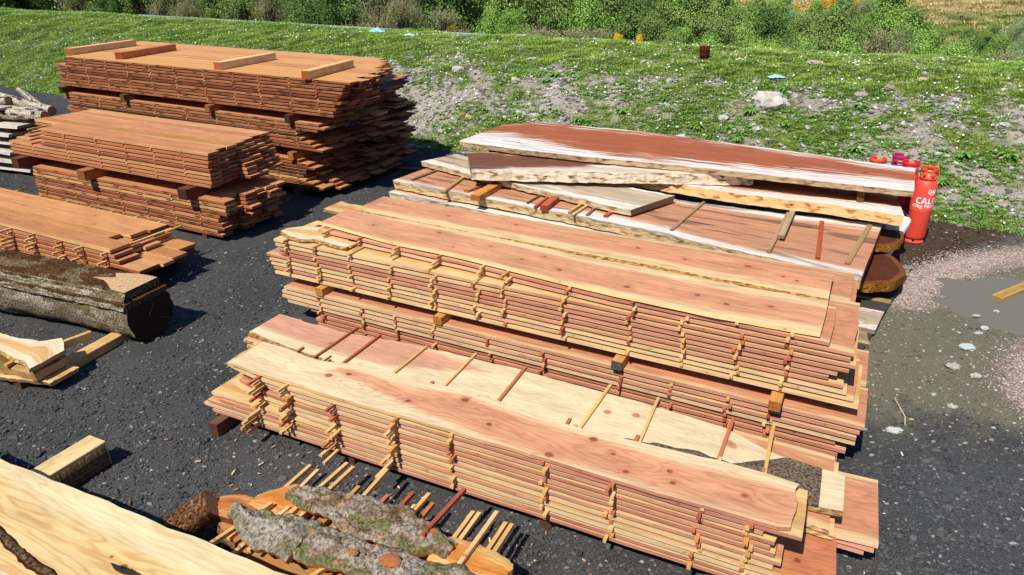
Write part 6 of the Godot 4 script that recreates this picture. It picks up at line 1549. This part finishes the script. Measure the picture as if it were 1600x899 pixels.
func woods():
	var list := [[-35.1, -54.0, 4.7, 1, 1], [-31.7, -52.0, 4.2, 2, 1], [-28.6, -50.0, 3.4, 3, 1], [-26.1, -49.0, 3.2, 2, 1], [-24.6, -50.0, 4.5, 1, 1], [-21.5, -47.0, 3.4, 3, 1], [-19.6, -46.0, 3.1, 3, 1], [-18.3, -47.0, 4.5, 2, 1], [-16.2, -46.0, 4.2, 1, 1], [-13.9, -44.0, 4.1, 3, 1], [-12.4, -44.0, 4.1, 2, 1], [-10.6, -43.0, 5.0, 2, 1], [-9.4, -44.0, 6.0, 2, 1], [-7.3, -41.0, 4.5, 3, 1], [-5.8, -40.0, 4.0, 3, 1], [-9.9, -52.0, 8.5, 2, 1], [-4.8, -43.0, 6.0, 2, 1], [-3.3, -43.0, 6.5, 2, 1], [-2.4, -44.0, 6.5, 1, 1], [-3.3, -36.0, 2.4, 3, 1.2], [-1.0, -40.0, 3.7, 0, 1], [0.0, -39.0, 3.3, 0, 0.9], [1.5, -44.0, 5.7, 1, 1], [3.1, -46.0, 6.4, 1, 1], [4.5, -45.0, 5.9, 0, 1], [6.1, -46.0, 6.6, 1, 1], [1.4, -34.0, 2.0, 3, 1.3], [2.8, -33.0, 1.9, 3, 1.3], [3.9, -33.0, 2.0, 3, 1.3], [7.7, -46.0, 6.4, 2, 1], [6.7, -36.0, 3.5, 1, 1], [14.2, -69.3, 9.0, 2, 1.04], [15.6, -66.3, 8.6, 0, 1.14], [19.1, -69.1, 7.9, 0, 1.13], [22.3, -69.7, 7.0, 1, 1.14], [27.8, -77.2, 6.5, 0, 0.98], [32.0, -79.5, 6.0, 0, 0.92], [33.2, -75.4, 6.9, 1, 0.97], [37.4, -79.2, 6.9, 4, 1.15], [35.0, -70.1, 8.2, 0, 1.15], [38.4, -71.8, 5.8, 2, 1.03], [40.0, -69.6, 4.1, 1, 0.91], [42.8, -69.9, 4.1, 2, 1.11], [48.4, -75.4, 4.4, 1, 1.09], [46.3, -68.6, 5.0, 4, 0.99], [55.9, -78.7, 4.0, 1, 1.11], [11.3, -55.8, 6.6, 1, 0.99], [13.3, -54.6, 7.2, 1, 1.16], [17.2, -57.3, 6.3, 1, 0.99], [17.7, -51.5, 6.2, 2, 1.1], [21.6, -56.2, 6.0, 1, 0.94], [25.5, -59.6, 7.0, 1, 1.0], [25.5, -53.7, 6.0, 1, 1.07], [27.2, -52.1, 5.9, 1, 0.91], [29.0, -51.7, 5.3, 0, 1.08], [33.9, -55.8, 4.9, 1, 0.93], [37.9, -57.7, 4.6, 0, 1.04], [37.7, -54.1, 5.1, 4, 1.03], [40.5, -54.3, 5.0, 0, 0.9], [9.2, -41.5, 4.0, 1, 1.16], [11.4, -42.0, 3.9, 0, 1.22], [14.3, -42.4, 4.1, 0, 1.19], [15.7, -41.3, 4.0, 1, 1.13], [19.7, -44.8, 4.2, 3, 1.21], [21.9, -44.1, 5.0, 3, 1.38], [24.8, -45.8, 4.7, 1, 1.01], [24.7, -40.8, 4.2, 0, 1.34], [28.3, -42.8, 4.2, 3, 1.37], [28.5, -40.0, 4.1, 0, 1.24], [32.2, -42.4, 4.2, 3, 1.35], [-38.2, -54.0, 4.2, 1, 1], [-41.9, -55.0, 3.0, 1, 1], [1.0, -60.0, 9.3, 0, 1], [5.1, -62.0, 9.2, 0, 1], [8.5, -64.0, 12.1, 2, 1], [-6.8, -56.0, 9.8, 0, 1], [-1.9, -58.0, 9.4, 2, 1], [4.4, -31.0, 1.7, 5, 0.8], [5.1, -30.0, 1.55, 5, 0.8], [-2.9, -36.0, 1.9, 5, 0.8], [42.0, -106, 1.4, 5, 1.3], [43.6, -107, 1.5, 5, 1.3], [45.1, -106.9, 1.7, 5, 1.3], [47, -107.5, 1.4, 5, 1.3], [48.4, -106, 1.5, 5, 1.3], [50, -104, 1.3, 5, 1.3], [40.5, -108, 1.1, 5, 1.3], [35.3, -75.0, 7.0, 4, 1.0], [6.9, -79.3, 7.8, 0, 1.0], [26.3, -72.3, 6.1, 4, 1.0], [17.9, -80.8, 7.1, 1, 1.0], [13.7, -82.4, 6.7, 4, 1.0], [24.8, -71.4, 6.6, 0, 1.0], [14.8, -75.1, 7.9, 1, 1.0], [20.5, -83.1, 7.3, 1, 1.0], [15.1, -84.3, 6.8, 2, 1.0], [19.2, -76.0, 5.6, 1, 1.0], [17.5, -76.0, 7.7, 4, 1.0], [5.9, -81.9, 7.0, 1, 1.0], [21.5, -74.6, 6.2, 1, 1.0], [28.7, -77.3, 5.5, 0, 1.0], [24.6, -76.8, 5.9, 2, 1.0], [29.8, -67.9, 5.5, 1, 1.0], [36.4, -77.3, 6.1, 1, 1.0], [21.2, -75.3, 6.0, 2, 1.0], [11.1, -82.2, 7.6, 1, 1.0], [7.8, -85.0, 6.6, 1, 1.0], [28.6, -72.9, 5.6, 1, 1.0], [-36.8, -47.0, 8.7, 0, 1.0], [-35.3, -49.3, 9.4, 1, 1.0], [-33.6, -52.3, 8.6, 2, 1.0], [-33.4, -56.3, 9.9, 2, 1.0], [-27.5, -51.5, 8.7, 0, 1.0], [-24.9, -54.4, 9.6, 0, 1.0], [-21.5, -53.9, 8.8, 2, 1.0], [-20.9, -60.2, 9.9, 2, 1.0], [-19.3, -61.1, 8.8, 0, 1.0], [-13.7, -54.9, 9.1, 2, 1.0], [-12.7, -57.0, 9.6, 0, 1.0], [-8.4, -55.4, 9.6, 1, 1.0], [-6.2, -57.7, 8.5, 0, 1.0], [-5.4, -64.9, 9.3, 2, 1.0], [-1.6, -58.0, 8.6, 1, 1.0], [1.2, -56.9, 9.4, 1, 1.0], [3.3, -50.5, 4.3, 1, 1.15], [4.8, -49.8, 4.4, 1, 1.15], [7.1, -49.4, 4.3, 2, 1.15], [9.1, -47.3, 4.7, 0, 1.15], [11.5, -49.9, 4.7, 0, 1.15], [12.8, -45.8, 4.9, 1, 1.15], [14.6, -46.8, 5.0, 0, 1.15], [16.8, -47.1, 4.3, 0, 1.15], [18.2, -45.7, 4.5, 0, 1.15], [19.9, -44.1, 4.7, 0, 1.15], [22.5, -45.7, 4.9, 2, 1.15], [24.8, -44.4, 4.7, 0, 1.15]]
	var words := ["bright spring green tree", "olive green tree", "dark green tree", "grey leafless shrub", "silvery green tree", "yellow flowering gorse bush"]
	var zone := func(x: float, z: float) -> String:
		var a := rad_to_deg(atan2(x, -z))
		var d := Vector2(x, z).length()
		var side := "behind the tall stack"
		if a > -16: side = "beyond the guard rail"
		if a > -5: side = "above the bleached slab"
		if a > 6: side = "near the rusty drum"
		if a > 18: side = "above the gas cylinders"
		if a > 28: side = "above the puddle"
		return ("front" if d < 49 else ("middle" if d < 63 else "rear")) + " rank " + side
	list.sort_custom(func(p, q): return p[0] / -p[1] < q[0] / -q[1])
	var total := {}
	for p in list:
		var b: String = words[p[3]] + ", " + zone.call(p[0], p[1])
		total[b] = total.get(b, 0) + 1
	var seen := {}
	for i in list.size():
		var p: Array = list[i]
		var kind: int = p[3]
		var o := tree(kind, i % (3 if kind != 5 else 1))
		put(o, ["birch_tree", "willow_tree", "alder_tree", "bare_shrub", "whitebeam_tree", "gorse_bush"][kind])
		var s: float = (p[2] + 0.2) / 5.0
		var wd: float = maxf(s, 0.72) * p[4] if kind != 5 else s * p[4]
		var y := bank_y(p[0], p[1]) - 0.15
		o.transform = Transform3D(Basis(Vector3.UP, i * 2.1).scaled(Vector3(wd, s, wd)), Vector3(p[0], y, p[1]))
		var base: String = words[kind] + ", " + zone.call(p[0], p[1])
		seen[base] = seen.get(base, 0) + 1
		var grp := "trees and shrubs behind the bank"
		if total[base] > 1: base += ", %s of %s along" % [["", "first", "second", "third", "fourth", "fifth", "sixth", "seventh", "eighth", "ninth", "tenth", "eleventh", "twelfth"][seen[base]], ["", "", "two", "three", "four", "five", "six", "seven", "eight", "nine", "ten", "eleven", "twelve"][total[base]]]
		tag(o, base, "shrub" if kind in [3, 5] else "tree", grp)

func guard_rail():
	var o = put(Node3D.new(), "guard_rail")
	var a := Vector3(-20.4, 0, -41.3); var b := Vector3(-1.0, 0, -29.1)
	o.position = a
	tag(o, "long grey steel guard rail on posts behind the bank", "guard rail")
	var d := (b - a).normalized(); var L := (b - a).length()
	o.basis = Basis(Vector3.UP, -atan2(d.z, d.x))
	var metal := std(Color.WHITE, 0.45, {spec = 0.5})
	metal.metallic = 0.6
	for k in 2:
		var st := new_st(lin(150, 164, 178))
		var pr := [Vector2(0.0, 0.0), Vector2(0.04, 0.05), Vector2(0.04, 0.1), Vector2(0.0, 0.15), Vector2(0.04, 0.2), Vector2(0.04, 0.26), Vector2(0.0, 0.31)]
		var n := 24
		for i in n:
			for q in 6:
				var x0 := L * i / n; var x1 := L * (i + 1) / n
				quad(st, Vector3(x0, 1.46 + pr[q].y, pr[q].x), Vector3(x1, 1.46 + pr[q].y, pr[q].x), Vector3(x1, 1.46 + pr[q + 1].y, pr[q + 1].x), Vector3(x0, 1.46 + pr[q + 1].y, pr[q + 1].x), Vector3(0, 0, 1))
		if k == 0: mesh_node(commit([[st, metal]]), "rail", o)
	for i in 9:
		var st := new_st(lin(120, 126, 130))
		var x := 0.4 + i * (L - 0.8) / 8.0
		var w: Vector3 = o.transform * Vector3(x, 0, 0)
		var y0 := bank_y(w.x, w.z) - 0.2
		box_into(st, Transform3D(Basis(), Vector3(x, (1.75 + y0) / 2, -0.06)), Vector3(0.08, 1.75 - y0, 0.1))
		mesh_node(commit([[st, metal]]), "post", o)

func oddments():
	# rusty drum with a dead stalk, scraps of plastic
	var d = put(Node3D.new(), "rusty_drum")
	d.position = Vector3(5.22, bank_y(5.22, -20.09) - 0.03, -20.09)
	tag(d, "small rusty red drum with dead stalks on the bank top", "drum")
	var st := new_st(lin(112, 58, 46), 1)
	lathe(st, [Vector2(0.001, 0.02), Vector2(0.13, 0.02), Vector2(0.14, 0.0), Vector2(0.14, 0.12), Vector2(0.146, 0.13), Vector2(0.14, 0.14), Vector2(0.14, 0.25), Vector2(0.146, 0.26), Vector2(0.14, 0.27), Vector2(0.138, 0.36), Vector2(0.125, 0.36), Vector2(0.125, 0.3), Vector2(0.001, 0.29)], 24)
	mesh_node(commit([[st, M.bark]]), "barrel", d)
	var sk := new_st(lin(150, 116, 84))
	for i in 7: blade(sk, Vector3(-0.12 + 0.02 * i, 0.0, 0.05), Vector3(-0.2 + 0.05 * i, 0.45 + 0.1 * (i % 3), 0.02 * i), 0.012, Vector3(0.7, 0, 0.7))
	mesh_node(commit([[sk, M.plain]]), "dead_stalks", d)
	var sc := [[6.46, -17.85, 0.26, "crumpled pale turquoise plastic sheet on the bank by the largest rock", [150, 214, 214]], [-4.93, -27.23, 0.42, "turquoise plastic scrap on the bank top by the guard rail", [140, 206, 196]], [-3.55, -25.89, 0.26, "smaller pale turquoise scrap on the bank top turf", [176, 214, 206]]]
	for p in sc:
		var nn := nz(int(p[2] * 100), 1.0, 3)
		var s := new_st(lin(p[4][0], p[4][1], p[4][2]), 1)
		var m := 9
		var pt := func(i: int, j: int) -> Vector3:
			var x := (i / float(m) - 0.5); var z := (j / float(m) - 0.5)
			return Vector3(x * p[2] * 1.5 + 0.1 * p[2] * nn.get_noise_2d(i, j * 3), p[2] * (0.22 + 0.5 * nn.get_noise_2d(i * 0.6, j * 0.6)) * (1.0 - 1.6 * maxf(absf(x), absf(z))), z * p[2])
		for i in m:
			for j in m: quad(s, pt.call(i, j), pt.call(i + 1, j), pt.call(i + 1, j + 1), pt.call(i, j + 1), Vector3.UP)
		var o := mesh_node(commit([[s, std(Color.WHITE, 0.4)]]), "plastic_scrap")
		o.position = Vector3(p[0], bank_y(p[0], p[1]) + 0.03, p[1])
		tag(o, p[3], "plastic scrap")
	# plank lying in the puddle
	var pf := frame(7.15, -9.13, -30.0)
	board(pf, "loose_plank", -0.47, 0.55, -0.07, 0.07, -0.02, 0.035, [M.palew, M.edge, M.end], lin(214, 196, 140), lin(190, 168, 110), "pale plank lying in the puddle", "plank", "", {n = 4, seed = 3, rot = Vector3(0.03, 0, 0.02)})
	# a bent twig and a rusty bar on the ground
	var tw := [[Vector3(4.07, 0.015, -6.35), Vector3(4.02, 0.03, -6.15), Vector3(4.0, 0.02, -6.0), Vector3(3.93, 0.012, -5.86)]]
	var s2 := new_st(lin(170, 156, 130), 1)
	for i in 3:
		var a: Vector3 = tw[0][i]; var b: Vector3 = tw[0][i + 1]
		var ax := (b - a).normalized(); var sd := ax.cross(Vector3.UP).normalized(); var u2 := sd.cross(ax)
		for j in 5:
			var p0 := TAU * j / 5; var p1 := TAU * (j + 1) / 5
			quad(s2, a + (sd * cos(p0) + u2 * sin(p0)) * 0.011, a + (sd * cos(p1) + u2 * sin(p1)) * 0.011, b + (sd * cos(p1) + u2 * sin(p1)) * 0.009, b + (sd * cos(p0) + u2 * sin(p0)) * 0.009, sd * cos(p0) + u2 * sin(p0))
	tag(mesh_node(commit([[s2, M.plain]]), "bent_twig"), "pale bent twig on the ground beyond the middle stack", "twig")
	var df := frame(-2.6, -15.6, 10.0)
	board(df, "fallen_plank", -0.1, 1.6, 0.0, 0.16, 0.0, 0.04, [M.orange1, M.edge_dark, M.end], lin(190, 160, 150), lin(130, 74, 56), "dark red plank lying on the chippings between the tall stack and slabs", "plank", "", {n = 4, seed = 13})

func _ready():
	rng.seed = 2024
	# ---- camera, sky, sun, exposure
	var cam := Camera3D.new()
	cam.name = "camera"
	cam.position = EYE
	cam.rotation_degrees = Vector3(-PITCH, 0, 0)
	cam.fov = 44.27
	cam.far = 1500.0
	cam.near = 0.1
	add_child(cam)
	var env := Environment.new()
	env.background_mode = Environment.BG_SKY
	var sky := Sky.new()
	var sm := ProceduralSkyMaterial.new()
	sm.sky_top_color = Color(0.34, 0.49, 0.74)
	sm.sky_horizon_color = Color(0.72, 0.8, 0.9)
	sm.sky_curve = 0.14
	sm.ground_bottom_color = Color(0.2, 0.22, 0.16)
	sm.ground_horizon_color = Color(0.5, 0.55, 0.5)
	sm.energy_multiplier = 0.8
	sky.sky_material = sm
	env.sky = sky
	env.tonemap_mode = Environment.TONE_MAPPER_LINEAR
	env.tonemap_exposure = 1.2
	env.sdfgi_enabled = true
	env.ssao_enabled = true
	env.ssil_enabled = true
	var we := WorldEnvironment.new()
	we.name = "world_environment"
	we.environment = env
	add_child(we)
	var sun := DirectionalLight3D.new()
	sun.name = "sun"
	var az := deg_to_rad(56.0); var el := deg_to_rad(52.0)
	sun.look_at_from_position(Vector3.ZERO, Vector3(cos(az) * cos(el), -sin(el), -sin(az) * cos(el)), Vector3.UP)
	sun.light_color = Color(1.0, 0.982, 0.945)
	sun.light_energy = 1.6
	sun.light_angular_distance = 0.5
	sun.shadow_enabled = true
	add_child(sun)
	make_materials()
	# ---- the yard's stacks (their footprints tell the ground where it is level)
	stack_front()
	stack_mid()
	slab_pile()
	stack_rear()
	stack_second()
	stack_low()
	bark_pile()
	foreground_slab()
	big_log()
	birch_pile()
	# ---- the land
	land()
	chippings()
	bank_cover()
	woods()
	guard_rail()
	# ---- the rest
	var red := lin(236, 80, 64)
	gas_cylinder(Vector3(6.72, 0, -11.12), -0.5, red, lin(226, 84, 58), "full red gas cylinder with white lettering, standing at the slab pile's end", true)
	gas_cylinder(Vector3(6.62, 0, -11.52), 2.6, lin(214, 40, 52), lin(220, 44, 56), "red gas cylinder with bright red collar, close behind the lettered one", false)
	gas_cylinder(Vector3(6.68, 0, -11.97), 2.0, lin(190, 44, 60), lin(176, 44, 96), "gas cylinder with a magenta collar behind the bleached slab", false)
	gas_cylinder(Vector3(6.18, 0, -11.75), 2.5, lin(206, 60, 44), lin(216, 84, 56), "gas cylinder with an orange-red collar, standing apart behind the bleached slab", false)
	oddments()
	for o in tree_protos.values():
		if not o.is_inside_tree(): o.free()
